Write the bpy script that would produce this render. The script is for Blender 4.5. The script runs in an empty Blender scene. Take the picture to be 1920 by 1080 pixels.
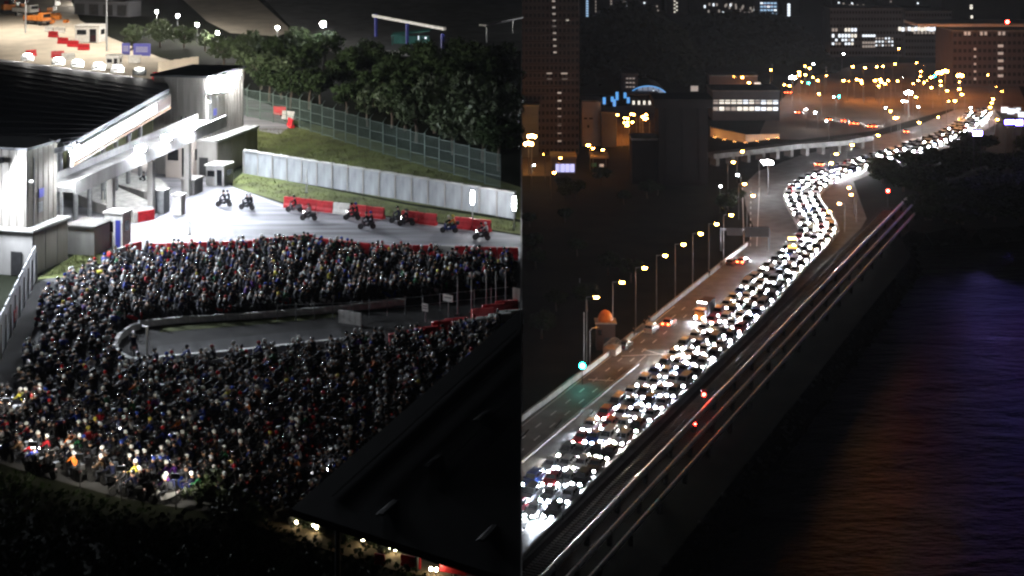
import bpy, math, random
import numpy as np
from mathutils import Vector, Matrix

S = bpy.context.scene
C = S.collection
R = random.Random(7)
PI = math.pi

# ------------------------------------------------------------------ camera, sky, moon, exposure
F = 2800.0                                    # focal length in photo pixels (1920 wide)
HZ = 200.0                                    # horizon this many pixels above the top edge
CH = 83.0                                     # camera height over the causeway
cam = bpy.data.cameras.new('camera')
cam.sensor_width = 36.0
cam.lens = F / 1920 * 36
cam.shift_y = -(540 + HZ) / 1920
cam.clip_end = 6000
cam.clip_start = 1
camo = bpy.data.objects.new('camera', cam)
C.objects.link(camo)
camo.location = (0, 0, CH)
camo.rotation_euler = (PI / 2, 0, 0)
S.camera = camo

W = bpy.data.worlds.new('World')
S.world = W
W.use_nodes = True
nt = W.node_tree
sky = nt.nodes.new('ShaderNodeTexSky')
sky.sky_type = 'NISHITA'
sky.sun_disc = False
sky.sun_elevation = math.radians(25)
sky.sun_rotation = math.radians(200)
bg = nt.nodes['Background']
nt.links.new(sky.outputs[0], bg.inputs[0])
bg.inputs[1].default_value = 0.0006
sun = bpy.data.lights.new('moon', 'SUN')
sun.energy = 0.004
sun.angle = math.radians(0.5)
sun.color = (0.85, 0.9, 1.0)
suno = bpy.data.objects.new('moon', sun)
C.objects.link(suno)
suno.rotation_euler = (math.radians(65), 0, math.radians(-200))
S.view_settings.view_transform = 'Standard'
S.view_settings.look = 'None'
S.view_settings.exposure = 0.0
S.view_settings.gamma = 1.0
S.view_settings.use_curve_mapping = False
S.cycles.use_denoising = True
S.cycles.sample_clamp_indirect = 2.0
S.cycles.caustics_reflective = False
S.cycles.caustics_refractive = False
S.cycles.max_bounces = 5
S.cycles.diffuse_bounces = 2
S.cycles.glossy_bounces = 2
S.cycles.transmission_bounces = 3
S.cycles.volume_bounces = 0
S.cycles.filter_width = 2.4
S.cycles.use_light_tree = True

HAZE = 0.00006

# ------------------------------------------------------------------ where a pixel of the photo lies in the place
TD, TV = 41.4, 346.0                          # terrace: 41.4 m below the lens, rising gently away
TS = (TV - HZ) / F


def zt(Y):
    return CH - TD + TS * Y


def TP(px, py, h=0.0):
    Y = F * (TD - h) / (py + TV)
    return Vector(((px - 960) * Y / F, Y, zt(Y) + h))


def GP(px, py, h=0.0):
    Y = F * (CH - h) / (py + HZ)
    return Vector(((px - 960) * Y / F, Y, h))


def proj(p):
    return (960 + p[0] * F / p[1], (CH - p[2]) * F / p[1] - HZ)


def inpoly(x, y, P):
    r = False
    j = len(P) - 1
    for i in range(len(P)):
        if (P[i][1] > y) != (P[j][1] > y) and x < (P[j][0] - P[i][0]) * (y - P[i][1]) / (P[j][1] - P[i][1]) + P[i][0]:
            r = not r
        j = i
    return r


# ------------------------------------------------------------------ materials
def nodes(name):
    m = bpy.data.materials.new(name)
    m.use_nodes = True
    n = m.node_tree
    b = n.nodes['Principled BSDF']
    return m, n, b


def mat(name, col, rough=0.7, metal=0.0, var=0.25, scale=3.0, bump=0.0, bscale=None, obj=False, attr=None, spec=None, detail=4.0, stretch=None):
    m, n, b = nodes(name)
    b.inputs['Roughness'].default_value = rough
    b.inputs['Metallic'].default_value = metal
    if spec is not None:
        b.inputs['Specular IOR Level'].default_value = spec
    tc = n.nodes.new('ShaderNodeTexCoord')
    src = tc.outputs['Object']
    if stretch:
        mp = n.nodes.new('ShaderNodeMapping')
        mp.inputs['Scale'].default_value = stretch
        n.links.new(src, mp.inputs[0])
        src = mp.outputs[0]
    nz = n.nodes.new('ShaderNodeTexNoise')
    nz.inputs['Scale'].default_value = scale
    nz.inputs['Detail'].default_value = detail
    n.links.new(src, nz.inputs['Vector'])
    mr = n.nodes.new('ShaderNodeMapRange')
    mr.inputs[1].default_value = 0.3
    mr.inputs[2].default_value = 0.7
    mr.inputs[3].default_value = 1 - var
    mr.inputs[4].default_value = 1 + var
    n.links.new(nz.outputs[0], mr.inputs[0])
    mx = n.nodes.new('ShaderNodeMix')
    mx.data_type = 'RGBA'
    mx.blend_type = 'MULTIPLY'
    mx.inputs[0].default_value = 1
    if obj:
        oi = n.nodes.new('ShaderNodeObjectInfo')
        n.links.new(oi.outputs['Color'], mx.inputs[6])
    elif attr:
        at = n.nodes.new('ShaderNodeAttribute')
        at.attribute_name = attr
        n.links.new(at.outputs['Color'], mx.inputs[6])
    else:
        mx.inputs[6].default_value = (*col, 1)
    n.links.new(mr.outputs[0], mx.inputs[7])
    n.links.new(mx.outputs[2], b.inputs['Base Color'])
    if bump:
        bp = n.nodes.new('ShaderNodeBump')
        bp.inputs['Strength'].default_value = bump
        bp.inputs['Distance'].default_value = 0.05
        nb = n.nodes.new('ShaderNodeTexNoise')
        nb.inputs['Scale'].default_value = bscale or scale * 6
        nb.inputs['Detail'].default_value = 3
        n.links.new(src, nb.inputs['Vector'])
        n.links.new(nb.outputs[0], bp.inputs['Height'])
        n.links.new(bp.outputs[0], b.inputs['Normal'])
    return m


def emis(name, col, k):
    m, n, b = nodes(name)
    b.inputs['Base Color'].default_value = (0.6, 0.6, 0.6, 1)
    b.inputs['Roughness'].default_value = 0.3
    b.inputs['Emission Color'].default_value = (*col, 1)
    b.inputs['Emission Strength'].default_value = k
    return m


def emis_obj(name, k):
    m, n, b = nodes(name)
    oi = n.nodes.new('ShaderNodeObjectInfo')
    n.links.new(oi.outputs['Color'], b.inputs['Emission Color'])
    b.inputs['Emission Strength'].default_value = k
    return m


M = {}
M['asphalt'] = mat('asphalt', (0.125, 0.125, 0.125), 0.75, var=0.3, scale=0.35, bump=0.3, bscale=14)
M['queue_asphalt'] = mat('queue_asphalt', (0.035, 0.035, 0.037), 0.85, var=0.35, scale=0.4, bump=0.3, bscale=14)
M['concrete_road'] = mat('concrete_road', (0.22, 0.22, 0.24), 0.7, var=0.5, scale=0.3, bump=0.2, bscale=10, stretch=(0.25, 2.6, 1), detail=7)
M['plaza_paving'] = mat('plaza_paving', (0.5, 0.43, 0.34), 0.8, var=0.15, scale=0.3, bump=0.2)
M['paint_white'] = mat('paint_white', (0.7, 0.7, 0.68), 0.6, var=0.2, scale=2)
M['kerb'] = mat('kerb', (0.45, 0.45, 0.43), 0.75, var=0.3, scale=1.5)
M['concrete'] = mat('concrete', (0.32, 0.31, 0.295), 0.8, var=0.22, scale=0.8, bump=0.2, stretch=(1, 1, 0.35))
M['concrete_dark'] = mat('concrete_dark', (0.16, 0.155, 0.15), 0.85, var=0.3, scale=0.5, bump=0.2)
M['wall_panel'] = mat('wall_panel', (0.30, 0.32, 0.34), 0.75, var=0.3, scale=1.2, bump=0.15, stretch=(1, 1, 0.3))
M['tower_wall'] = mat('tower_wall', (0.27, 0.25, 0.22), 0.75, var=0.2, scale=0.7, bump=0.15, stretch=(1, 1, 0.25))
M['roof_dark'] = mat('roof_dark', (0.035, 0.036, 0.042), 0.6, 0.0, var=0.3, scale=0.3)
M['roof_black'] = mat('roof_black', (0.007, 0.007, 0.0075), 0.8, 0.0, var=0.4, scale=0.5)
M['steel'] = mat('steel', (0.35, 0.36, 0.37), 0.4, 0.6, var=0.2, scale=2)
M['steel_dark'] = mat('steel_dark', (0.05, 0.05, 0.052), 0.5, 0.5, var=0.2, scale=2)
M['blue_paint'] = mat('blue_paint', (0.05, 0.06, 0.35), 0.5, var=0.15, scale=2)
M['sign_blue'] = mat('sign_blue', (0.12, 0.12, 0.5), 0.5, var=0.1, scale=2)
M['teal_paint'] = mat('teal_paint', (0.03, 0.2, 0.17), 0.45, var=0.2, scale=1.5)
M['red_plastic'] = mat('red_plastic', (0.5, 0.012, 0.02), 0.45, var=0.2, scale=2.5)
M['white_plastic'] = mat('white_plastic', (0.7, 0.68, 0.64), 0.45, var=0.15, scale=2.5)
M['orange_paint'] = mat('orange_paint', (0.65, 0.2, 0.03), 0.5, var=0.2, scale=2)
M['yellow_paint'] = mat('yellow_paint', (0.6, 0.45, 0.05), 0.5, var=0.2, scale=2)
M['fence_green'] = mat('fence_green', (0.08, 0.115, 0.1), 0.55, 0.2, var=0.2, scale=2)
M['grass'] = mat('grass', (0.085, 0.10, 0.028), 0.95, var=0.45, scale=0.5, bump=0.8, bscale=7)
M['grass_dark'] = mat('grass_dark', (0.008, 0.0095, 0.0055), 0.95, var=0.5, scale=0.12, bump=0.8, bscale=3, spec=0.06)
M['soil'] = mat('soil', (0.10, 0.075, 0.045), 0.95, var=0.4, scale=0.5, bump=0.5)
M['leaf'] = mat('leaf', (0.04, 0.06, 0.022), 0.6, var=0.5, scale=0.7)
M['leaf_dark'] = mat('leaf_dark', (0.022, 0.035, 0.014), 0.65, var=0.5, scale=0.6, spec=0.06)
M['bark'] = mat('bark', (0.08, 0.06, 0.045), 0.9, var=0.3, scale=4, bump=0.5)
M['glass'] = mat('glass', (0.012, 0.013, 0.016), 0.08, var=0.0, spec=0.8)
M['rubber'] = mat('rubber', (0.012, 0.012, 0.012), 0.8, var=0.1)
M['trim'] = mat('trim', (0.02, 0.02, 0.021), 0.5, var=0.1)
M['chrome'] = mat('chrome', (0.6, 0.6, 0.6), 0.2, 0.9, var=0.05)
M['car_paint'] = mat('car_paint', None, 0.28, var=0.04, obj=True, spec=0.6)
M['cloth'] = mat('cloth', None, 0.85, var=0.2, scale=8, obj=True, spec=0.2)
M['trousers'] = mat('trousers', (0.02, 0.022, 0.03), 0.85, var=0.3, scale=6)
M['skin'] = mat('skin', (0.35, 0.2, 0.13), 0.6, var=0.1, scale=8)
M['shoe'] = mat('shoe', (0.03, 0.025, 0.022), 0.6, var=0.1)
M['helmet'] = mat('helmet', None, 0.16, var=0.03, obj=True, spec=0.7)
M['bike_paint'] = mat('bike_paint', None, 0.3, var=0.05, obj=True, spec=0.6)
M['mass'] = mat('mass', None, 0.7, var=0.1, attr='Col', spec=0.25)
M['mass_gloss'] = mat('mass_gloss', None, 0.16, var=0.03, attr='Col', spec=0.7)
M['plate'] = mat('plate', (0.6, 0.6, 0.55), 0.5, var=0.05)
M['pipe_paint'] = mat('pipe_paint', (0.84, 0.83, 0.81), 0.42, 0.4, var=0.2, scale=1.0)
M['ballast'] = mat('ballast', (0.018, 0.016, 0.015), 0.95, var=0.5, scale=3, bump=0.9, bscale=9, spec=0.06)
M['rock'] = mat('rock', (0.012, 0.011, 0.01), 0.9, var=0.5, scale=0.8, bump=0.6, spec=0.06)
M['facade_brown'] = mat('facade_brown', (0.07, 0.045, 0.038), 0.85, var=0.15, scale=0.2)
M['facade_grey'] = mat('facade_grey', (0.10, 0.10, 0.11), 0.85, var=0.15, scale=0.2)
M['facade_blue'] = mat('facade_blue', (0.12, 0.13, 0.2), 0.6, var=0.15, scale=0.2)
M['facade_pale'] = mat('facade_pale', (0.5, 0.44, 0.4), 0.85, var=0.15, scale=0.2)
M['facade_dark'] = mat('facade_dark', (0.014, 0.011, 0.0105), 0.85, var=0.2, scale=0.3, spec=0.05)
M['leaf_shaded'] = mat('leaf_shaded', (0.013, 0.018, 0.009), 0.8, var=0.4, scale=0.4, spec=0.05)  # darker leaf copy; the unlit hill's shade is put into its colour
M['arch_glass'] = mat('arch_glass', (0.2, 0.25, 0.3), 0.3, 0.2, var=0.2, scale=0.5)
M['hoarding'] = mat('hoarding', (0.42, 0.43, 0.45), 0.6, var=0.2, scale=1, stretch=(1, 1, 0.3))
M['em_flood'] = emis('em_flood', (0.84, 0.90, 1.0), 1650)
M['em_garden'] = emis('em_garden', (1.0, 0.85, 0.55), 55)
M['em_flood_wall'] = emis('em_flood_wall', (0.86, 0.92, 1.0), 620)
M['em_flood_soft'] = emis('em_flood_soft', (0.95, 0.97, 1.0), 650)
M['em_bollard'] = emis('em_bollard', (1.0, .96, .88), 2200)
M['em_plaza'] = emis('em_plaza', (1.0, 0.94, 0.84), 5000)
M['em_mast_fill'] = emis('em_mast_fill', (1.0, 0.93, 0.82), 1700)
M['em_marker'] = emis('em_marker', (1.0, .97, .92), 25)
M['em_shed'] = emis('em_shed', (1.0, .96, .9), 1500)
M['em_apron'] = emis('em_apron', (1.0, 0.47, 0.12), 90)
M['em_panel'] = emis('em_panel', (1.0, 0.97, 0.93), 4.0)
M['em_white'] = emis('em_white', (0.95, 0.97, 1.0), 120)
M['em_orange'] = emis('em_orange', (1.0, 0.33, 0.05), 260)
M['em_far'] = emis('em_far', (1.0, 0.33, 0.05), 170)
M['em_farw'] = emis('em_farw', (0.95, 0.97, 1.0), 200)
M['em_red'] = emis('em_red', (1.0, 0.03, 0.02), 110)
M['em_tail'] = emis('em_tail', (1.0, 0.05, 0.02), 0.12)
M['em_tail_hot'] = emis('em_tail_hot', (1.0, 0.10, 0.03), 40)
M['em_green'] = emis('em_green', (0.02, 0.9, 0.75), 75)
M['em_blue'] = emis('em_blue', (0.2, 0.14, 1.0), 45)
M['em_violet_fill'] = emis('em_violet_fill', (0.30, 0.24, 1.0), 130)
M['em_bluelit'] = emis('em_bluelit', (0.08, 0.35, 0.8), 1.1)
M['em_shop'] = emis('em_shop', (0.5, 0.55, 1.0), 1.2)
M['em_win'] = emis('em_win', (1.0, 0.93, 0.8), 1.2)
M['em_winw'] = emis('em_winw', (0.85, 0.92, 1.0), 1.6)
M['em_arch'] = emis('em_arch', (0.6, 0.75, 1.0), 0.2)
M['em_winb'] = emis('em_winb', (0.45, 0.7, 1.0), 0.9)
M['em_dim'] = emis('em_dim', (1.0, 0.85, 0.75), 0.3)
M['em_yellow'] = emis('em_yellow', (1.0, 0.5, 0.02), 2.5)
M['em_wash'] = emis('em_wash', (1.0, 0.45, 0.12), 60)
M['headlight'] = emis_obj('headlight', 3200)
M['em_head'] = emis('em_head', (0.93, 0.96, 1.0), 2600)


# ------------------------------------------------------------------ mesh builder
NUM = ['first', 'second', 'third', 'fourth', 'fifth', 'sixth', 'seventh', 'eighth', 'ninth', 'tenth', 'eleventh', 'twelfth', 'thirteenth', 'fourteenth', 'fifteenth', 'sixteenth', 'seventeenth', 'eighteenth', 'nineteenth', 'twentieth', 'twenty-first', 'twenty-second', 'twenty-third', 'twenty-fourth', 'twenty-fifth']


class MB:
    def __init__(self):
        self.v, self.f, self.m = [], [], []

    def add(self, vs, fs, m=0):
        o = len(self.v)
        self.v += [tuple(p) for p in vs]
        self.f += [tuple(i + o for i in f) for f in fs]
        self.m += [m] * len(fs)
        return self

    def box(self, c, s, rz=0.0, m=0, t=(1, 1)):
        hx, hy, hz = s[0] / 2, s[1] / 2, s[2] / 2
        ca, sa = math.cos(rz), math.sin(rz)
        vs = []
        for z, tx, ty in ((-hz, 1, 1), (hz, t[0], t[1])):
            for x, y in ((-hx, -hy), (hx, -hy), (hx, hy), (-hx, hy)):
                x2, y2 = x * tx, y * ty
                vs.append((c[0] + x2 * ca - y2 * sa, c[1] + x2 * sa + y2 * ca, c[2] + z))
        return self.add(vs, [(3, 2, 1, 0), (4, 5, 6, 7), (0, 1, 5, 4), (1, 2, 6, 5), (2, 3, 7, 6), (3, 0, 4, 7)], m)

    def prism(self, pts, h, m=0):
        n = len(pts)
        lo = [Vector(p) for p in pts]
        hi = [p + Vector((0, 0, h)) for p in lo]
        a = sum(lo[i].x * lo[(i + 1) % n].y - lo[(i + 1) % n].x * lo[i].y for i in range(n))
        if a < 0:
            lo.reverse(); hi.reverse()
        fs = [tuple(range(n - 1, -1, -1)), tuple(range(n, 2 * n))]
        fs += [(i, (i + 1) % n, n + (i + 1) % n, n + i) for i in range(n)]
        return self.add(lo + hi, fs, m)

    def poly(self, pts, m=0):
        n = len(pts)
        a = sum(pts[i][0] * pts[(i + 1) % n][1] - pts[(i + 1) % n][0] * pts[i][1] for i in range(n))
        pts = list(pts)
        if a < 0:
            pts.reverse()
        return self.add(pts, [tuple(range(n))], m)

    def ribbon(self, A, B, m=0):
        n = len(A)
        return self.add(list(A) + list(B), [(i, i + 1, n + i + 1, n + i) for i in range(n - 1)], m)

    def tube(self, p0, p1, r0, r1=None, n=8, m=0, cap=True):
        p0, p1 = Vector(p0), Vector(p1)
        r1 = r0 if r1 is None else r1
        d = (p1 - p0).normalized()
        u = d.orthogonal().normalized()
        w = d.cross(u)
        vs = []
        for p, r in ((p0, r0), (p1, r1)):
            for i in range(n):
                a = 2 * PI * i / n
                vs.append(p + (u * math.cos(a) + w * math.sin(a)) * r)
        fs = [(i, (i + 1) % n, n + (i + 1) % n, n + i) for i in range(n)]
        if cap:
            fs += [tuple(range(n - 1, -1, -1)), tuple(range(n, 2 * n))]
        return self.add(vs, fs, m)

    def path(self, pts, r, n=6, m=0):
        for i in range(len(pts) - 1):
            self.tube(pts[i], pts[i + 1], r, r, n, m)
        return self

    def ball(self, c, r, nu=10, nv=6, m=0, z0=-1.0):
        if not hasattr(r, '__len__'):
            r = (r, r, r)
        vs, fs = [], []
        a0 = math.asin(z0)
        for j in range(nv + 1):
            la = a0 + (PI / 2 - a0) * j / nv
            for i in range(nu):
                lo = 2 * PI * i / nu
                vs.append((c[0] + r[0] * math.cos(la) * math.cos(lo), c[1] + r[1] * math.cos(la) * math.sin(lo), c[2] + r[2] * math.sin(la)))
        for j in range(nv):
            for i in range(nu):
                fs.append((j * nu + i, j * nu + (i + 1) % nu, (j + 1) * nu + (i + 1) % nu, (j + 1) * nu + i))
        fs.append(tuple(range(nu - 1, -1, -1)))
        return self.add(vs, fs, m)

    def loft(self, rings, m=0, cap=True):
        n = len(rings[0])
        vs = [p for r in rings for p in r]
        fs = []
        for j in range(len(rings) - 1):
            for i in range(n):
                fs.append((j * n + i, j * n + (i + 1) % n, (j + 1) * n + (i + 1) % n, (j + 1) * n + i))
        if cap:
            fs += [tuple(range(n - 1, -1, -1)), tuple(range((len(rings) - 1) * n, len(rings) * n))]
        return self.add(vs, fs, m)

    def disc(self, c, nrm, rx, rz, n=10, m=0):
        nrm = Vector(nrm).normalized()
        u = Vector((0, 0, 1)).cross(nrm)
        u = u.normalized() if u.length > 1e-4 else Vector((1, 0, 0))
        w = nrm.cross(u)
        vs = [Vector(c) + u * rx * math.cos(2 * PI * i / n) + w * rz * math.sin(2 * PI * i / n) for i in range(n)]
        return self.add(vs, [tuple(range(n))], m)

    def mesh(self, name, mats, smooth=False):
        me = bpy.data.meshes.new(name)
        me.from_pydata(self.v, [], self.f)
        for k in (mats if isinstance(mats, (list, tuple)) else [mats]):
            me.materials.append(M[k])
        if len(me.materials) > 1:
            me.polygons.foreach_set('material_index', self.m)
        if smooth:
            me.shade_smooth()
        me.update()
        return me

    def build(self, name, mats, parent=None, smooth=False, loc=None, rz=0.0, color=None):
        return put(name, self.mesh(name, mats, smooth), parent, loc, rz, color)


def put(name, me, parent=None, loc=None, rz=0.0, color=None):
    o = bpy.data.objects.new(name, me)
    C.objects.link(o)
    if parent:
        o.parent = parent
    if loc is not None:
        o.location = loc
    o.rotation_euler = (0, 0, rz)
    if color:
        o.color = (*color, 1)
    return o


def tag(o, label=None, cat=None, group=None, kind=None):
    for k, v in (('label', label), ('category', cat), ('group', group), ('kind', kind)):
        if v:
            o[k] = v
    return o


def thing(name, label, cat, loc=(0, 0, 0), rz=0.0, group=None):
    o = bpy.data.objects.new(name, None)
    C.objects.link(o)
    o.empty_display_size = 0.3
    o.location = loc
    o.rotation_euler = (0, 0, rz)
    return tag(o, label, cat, group)


KIDS = {}


def kids(o):
    if o.name not in KIDS:
        KIDS[o.name] = list(o.children)
    return KIDS[o.name]


def dup(root, loc, rz, label, group=None, tint=None, scale=None):
    r = root.copy()
    C.objects.link(r)
    r.location = loc
    r.rotation_euler = (0, 0, rz)
    if scale:
        r.scale = scale
    r['label'] = label
    if group:
        r['group'] = group
    if tint and r.data:
        r.color = (*tint, 1)
    for ch in kids(root):
        c = ch.copy()
        C.objects.link(c)
        c.parent = r
        if tint and not ch.name.startswith(('headlight', 'visor')):
            c.color = (*tint, 1)
        for g in kids(ch):
            d = g.copy()
            C.objects.link(d)
            d.parent = c
            if tint:
                d.color = (*tint, 1)
    return r


def struct(mb, name, mats, smooth=False):
    return tag(mb.build(name, mats, smooth=smooth), kind='structure')


def bar_dir(a, b):
    d = Vector(b) - Vector(a)
    return math.atan2(d.y, d.x), math.hypot(d.x, d.y)


def lerp(a, b, t):
    return a + (b - a) * t


def along(pts, step):
    """points and headings every step metres along a polyline"""
    out = []
    carry = 0.0
    for i in range(len(pts) - 1):
        a, b = Vector(pts[i]), Vector(pts[i + 1])
        L = (b - a).length
        s = carry
        while s < L:
            out.append((a.lerp(b, s / L), math.atan2(b.y - a.y, b.x - a.x)))
            s += step
        carry = s - L
    return out


exec_sections = []

# ------------------------------------------------------------------ the low ground, the strait and the causeway
K = (2250 - 960) / F                          # causeway runs this far sideways per metre away
KN = math.hypot(1, K)
U = Vector((K / KN, 1 / KN, 0))               # along the causeway, away
N = Vector((1 / KN, -K / KN, 0))              # across it, towards the strait


def CW(c, Y, z=0.0):                          # c: X offset of the line parallel to the causeway
    return Vector((c + K * Y, Y, z))


b = MB()
shore = [GP(1690, 446), GP(1706, 432), GP(1735, 437), GP(1770, 430), GP(1800, 424), GP(1830, 431), GP(1870, 426), GP(1925, 424), GP(2100, 415), GP(2600, 400)]
inner = [CW(-66, y) for y in (60, 120, 180, 240, 300, 340)]
outline = [Vector((-1500, 60, 0)), Vector((-1500, 3400, 0)), Vector((1500, 3400, 0)), Vector((1500, shore[-1].y, 0))] + shore[::-1] + inner[::-1]
b.poly(outline)
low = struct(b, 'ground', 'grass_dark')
edge = inner + shore + [Vector((1500, shore[-1].y, 0))]
b = MB()
rr = random.Random(3)
for i in range(len(edge) - 1):
    p, q = edge[i], edge[i + 1]
    d = (q - p)
    nn = Vector((d.y, -d.x, 0)).normalized()
    b.add([p, q, q + nn * 3.2 + Vector((0, 0, -3.6)), p + nn * 3.2 + Vector((0, 0, -3.6))], [(0, 3, 2, 1)])
    for k in range(min(240, int(d.length * 2))):
        t, s = rr.random(), rr.random()
        c = p.lerp(q, t) + nn * 3.4 * s + Vector((0, 0, -3.5 * s))
        r = rr.uniform(0.25, 0.7)
        b.ball(c, (r, r * rr.uniform(.7, 1.2), r * .7), 6, 3)
tag(b.build('shore_rocks', 'rock'), kind='stuff')

m, n, pb = nodes('strait_water')
pb.inputs['Base Color'].default_value = (0.006, 0.006, 0.007, 1)
pb.inputs['Roughness'].default_value = 0.3
pb.inputs['IOR'].default_value = 1.33
pb.inputs['Specular IOR Level'].default_value = 0.11
tc = n.nodes.new('ShaderNodeTexCoord')
mp = n.nodes.new('ShaderNodeMapping')
mp.inputs['Rotation'].default_value = (0, 0, -0.45)
mp.inputs['Scale'].default_value = (0.35, 0.9, 1)
n.links.new(tc.outputs['Object'], mp.inputs[0])
n1 = n.nodes.new('ShaderNodeTexNoise')
n1.inputs['Scale'].default_value = 0.85
n1.inputs['Detail'].default_value = 5
n1.inputs['Roughness'].default_value = 0.6
n.links.new(mp.outputs[0], n1.inputs['Vector'])
bp = n.nodes.new('ShaderNodeBump')
bp.inputs['Strength'].default_value = 1.0
bp.inputs['Distance'].default_value = 1.1
n2 = n.nodes.new('ShaderNodeTexNoise')
n2.inputs['Scale'].default_value = 0.11
n2.inputs['Detail'].default_value = 3
n2.inputs['Distortion'].default_value = 0.8
n.links.new(mp.outputs[0], n2.inputs['Vector'])
ma = n.nodes.new('ShaderNodeMath')
ma.operation = 'MULTIPLY_ADD'
ma.inputs[1].default_value = 2.2
n.links.new(n2.outputs[0], ma.inputs[0])
n.links.new(n1.outputs[0], ma.inputs[2])
n.links.new(ma.outputs[0], bp.inputs['Height'])
n.links.new(bp.outputs[0], pb.inputs['Normal'])
M['water'] = m
b = MB()
b.poly([Vector((-40, 30, -3)), Vector((1500, 30, -3)), Vector((1500, 460, -3)), Vector((60, 460, -3))])
struct(b, 'strait_water', 'water')
b = MB()
b.poly([Vector((-60, 20, -7)), Vector((1500, 20, -7)), Vector((1500, 480, -7)), Vector((40, 480, -7))])
struct(b, 'seabed', 'rock')

# roads on the low ground -------------------------------------------------------------
LEFT_KERB = [CW(-106.6, 170), GP(985, 785), GP(1160, 653), GP(1300, 541), GP(1400, 462), GP(1414, 430), GP(1398, 385), GP(1392, 350), GP(1420, 322), GP(1500, 292), GP(1620, 262), GP(1720, 236), GP(1790, 206)]
QL = [CW(-98.2, 172), GP(986, 899), GP(1033, 867), GP(1090, 810), GP(1145, 760), GP(1200, 717), GP(1250, 672), GP(1300, 628), GP(1340, 588), GP(1390, 540), GP(1445, 490), GP(1492, 449), GP(1500, 432), GP(1484, 405), GP(1470, 378), GP(1469, 364), GP(1482, 347), GP(1525, 326), GP(1600, 302), GP(1675, 282), GP(1750, 258), GP(1800, 229), GP(1815, 208)]
QR = [CW(-84.5, 172), GP(986, 1040), GP(1080, 940), GP(1180, 837), GP(1262, 765), GP(1310, 712), GP(1377, 648), GP(1442, 585), GP(1500, 515), GP(1540, 474), GP(1572, 441), GP(1575, 430), GP(1558, 402), GP(1540, 380), GP(1536, 368), GP(1547, 354), GP(1592, 329), GP(1650, 308), GP(1725, 287), GP(1778, 268), GP(1835, 237), GP(1858, 222), GP(1866, 206)]


def resample(P, n):
    L = [0]
    for i in range(1, len(P)):
        L.append(L[-1] + (P[i] - P[i - 1]).length)
    out = []
    for k in range(n):
        s = L[-1] * k / (n - 1)
        i = 1
        while i < len(P) - 1 and L[i] < s:
            i += 1
        out.append(P[i - 1].lerp(P[i], (s - L[i - 1]) / max(1e-6, L[i] - L[i - 1])))
    return out


def smooth(P, it=2):
    for _ in range(it):
        Q = [P[0]]
        for i in range(len(P) - 1):
            Q += [P[i].lerp(P[i + 1], .25), P[i].lerp(P[i + 1], .75)]
        P = Q + [P[-1]]
    return P


def lift(P, z):
    return [Vector((p.x, p.y, p.z + z)) for p in P]


# corresponding stations on both edges of the queue road
QL2, QR2 = [], []
for i in range(len(QL) - 1):
    for t in (0, .25, .5, .75):
        QL2.append(QL[i].lerp(QL[i + 1], t)); QR2.append(QR[i].lerp(QR[i + 1], t))
QL2.append(QL[-1]); QR2.append(QR[-1])


def relax(P, it):
    P = list(P)
    for _ in range(it):
        P = [P[0]] + [P[i - 1] * .25 + P[i] * .5 + P[i + 1] * .25 for i in range(1, len(P) - 1)] + [P[-1]]
    return P


QL2, QR2 = relax(QL2, 4), relax(QR2, 4)
b = MB()
apron = LEFT_KERB[:5] + LEFT_KERB[5:] + [GP(1860, 200), GP(1880, 226), GP(1790, 275), GP(1700, 300), GP(1600, 340), GP(1625, 410), GP(1590, 470), CW(-78.5, 300), CW(-78.5, 172)]
b.poly(lift(apron, 0.03))
struct(b, 'causeway_deck', 'asphalt')
b = MB()
b.ribbon(lift(QL2, 0.05), lift(QR2, 0.05))
M['queue_road'] = mat('queue_road', (0.16, 0.16, 0.165), 0.44, var=0.25, scale=0.4, bump=0.2, bscale=12)
struct(b, 'queue_road', 'queue_road')
# far interchange paving
M['far_asphalt'] = mat('far_asphalt', (0.10, 0.075, 0.06), 0.85, var=0.4, scale=0.06)
b = MB()
b.poly(lift([GP(1440, 215), GP(1500, 150), GP(1620, 118), GP(1800, 118), GP(1905, 150), GP(1940, 230), GP(1860, 205), GP(1780, 205), GP(1640, 245), GP(1500, 262), GP(1420, 260)], 0.012))
struct(b, 'interchange_road', 'far_asphalt')
b = MB()
b.poly(lift([GP(1140, 275), GP(1140, 200), GP(1228, 195), GP(1228, 270)], 0.012))
struct(b, 'junction_road', 'far_asphalt')
b = MB()
b.poly(lift([GP(960, 330), GP(960, 240), GP(1020, 240), GP(1060, 300), GP(1030, 330)], 0.012))
struct(b, 'side_road', 'far_asphalt')

# painted lines
b = MB()


def line(A, B, w=0.18, z=0.062, dash=None):
    d = (B - A)
    L = d.length
    d.normalize()
    nn = Vector((-d.y, d.x, 0)) * w / 2
    segs = [(0, L)] if not dash else [(s, min(L, s + dash[0])) for s in np.arange(0, L, dash[1])]
    for s0, s1 in segs:
        p, q = A + d * s0, A + d * s1
        b.poly(lift([p - nn, q - nn, q + nn, p + nn], z - p.z))


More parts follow.
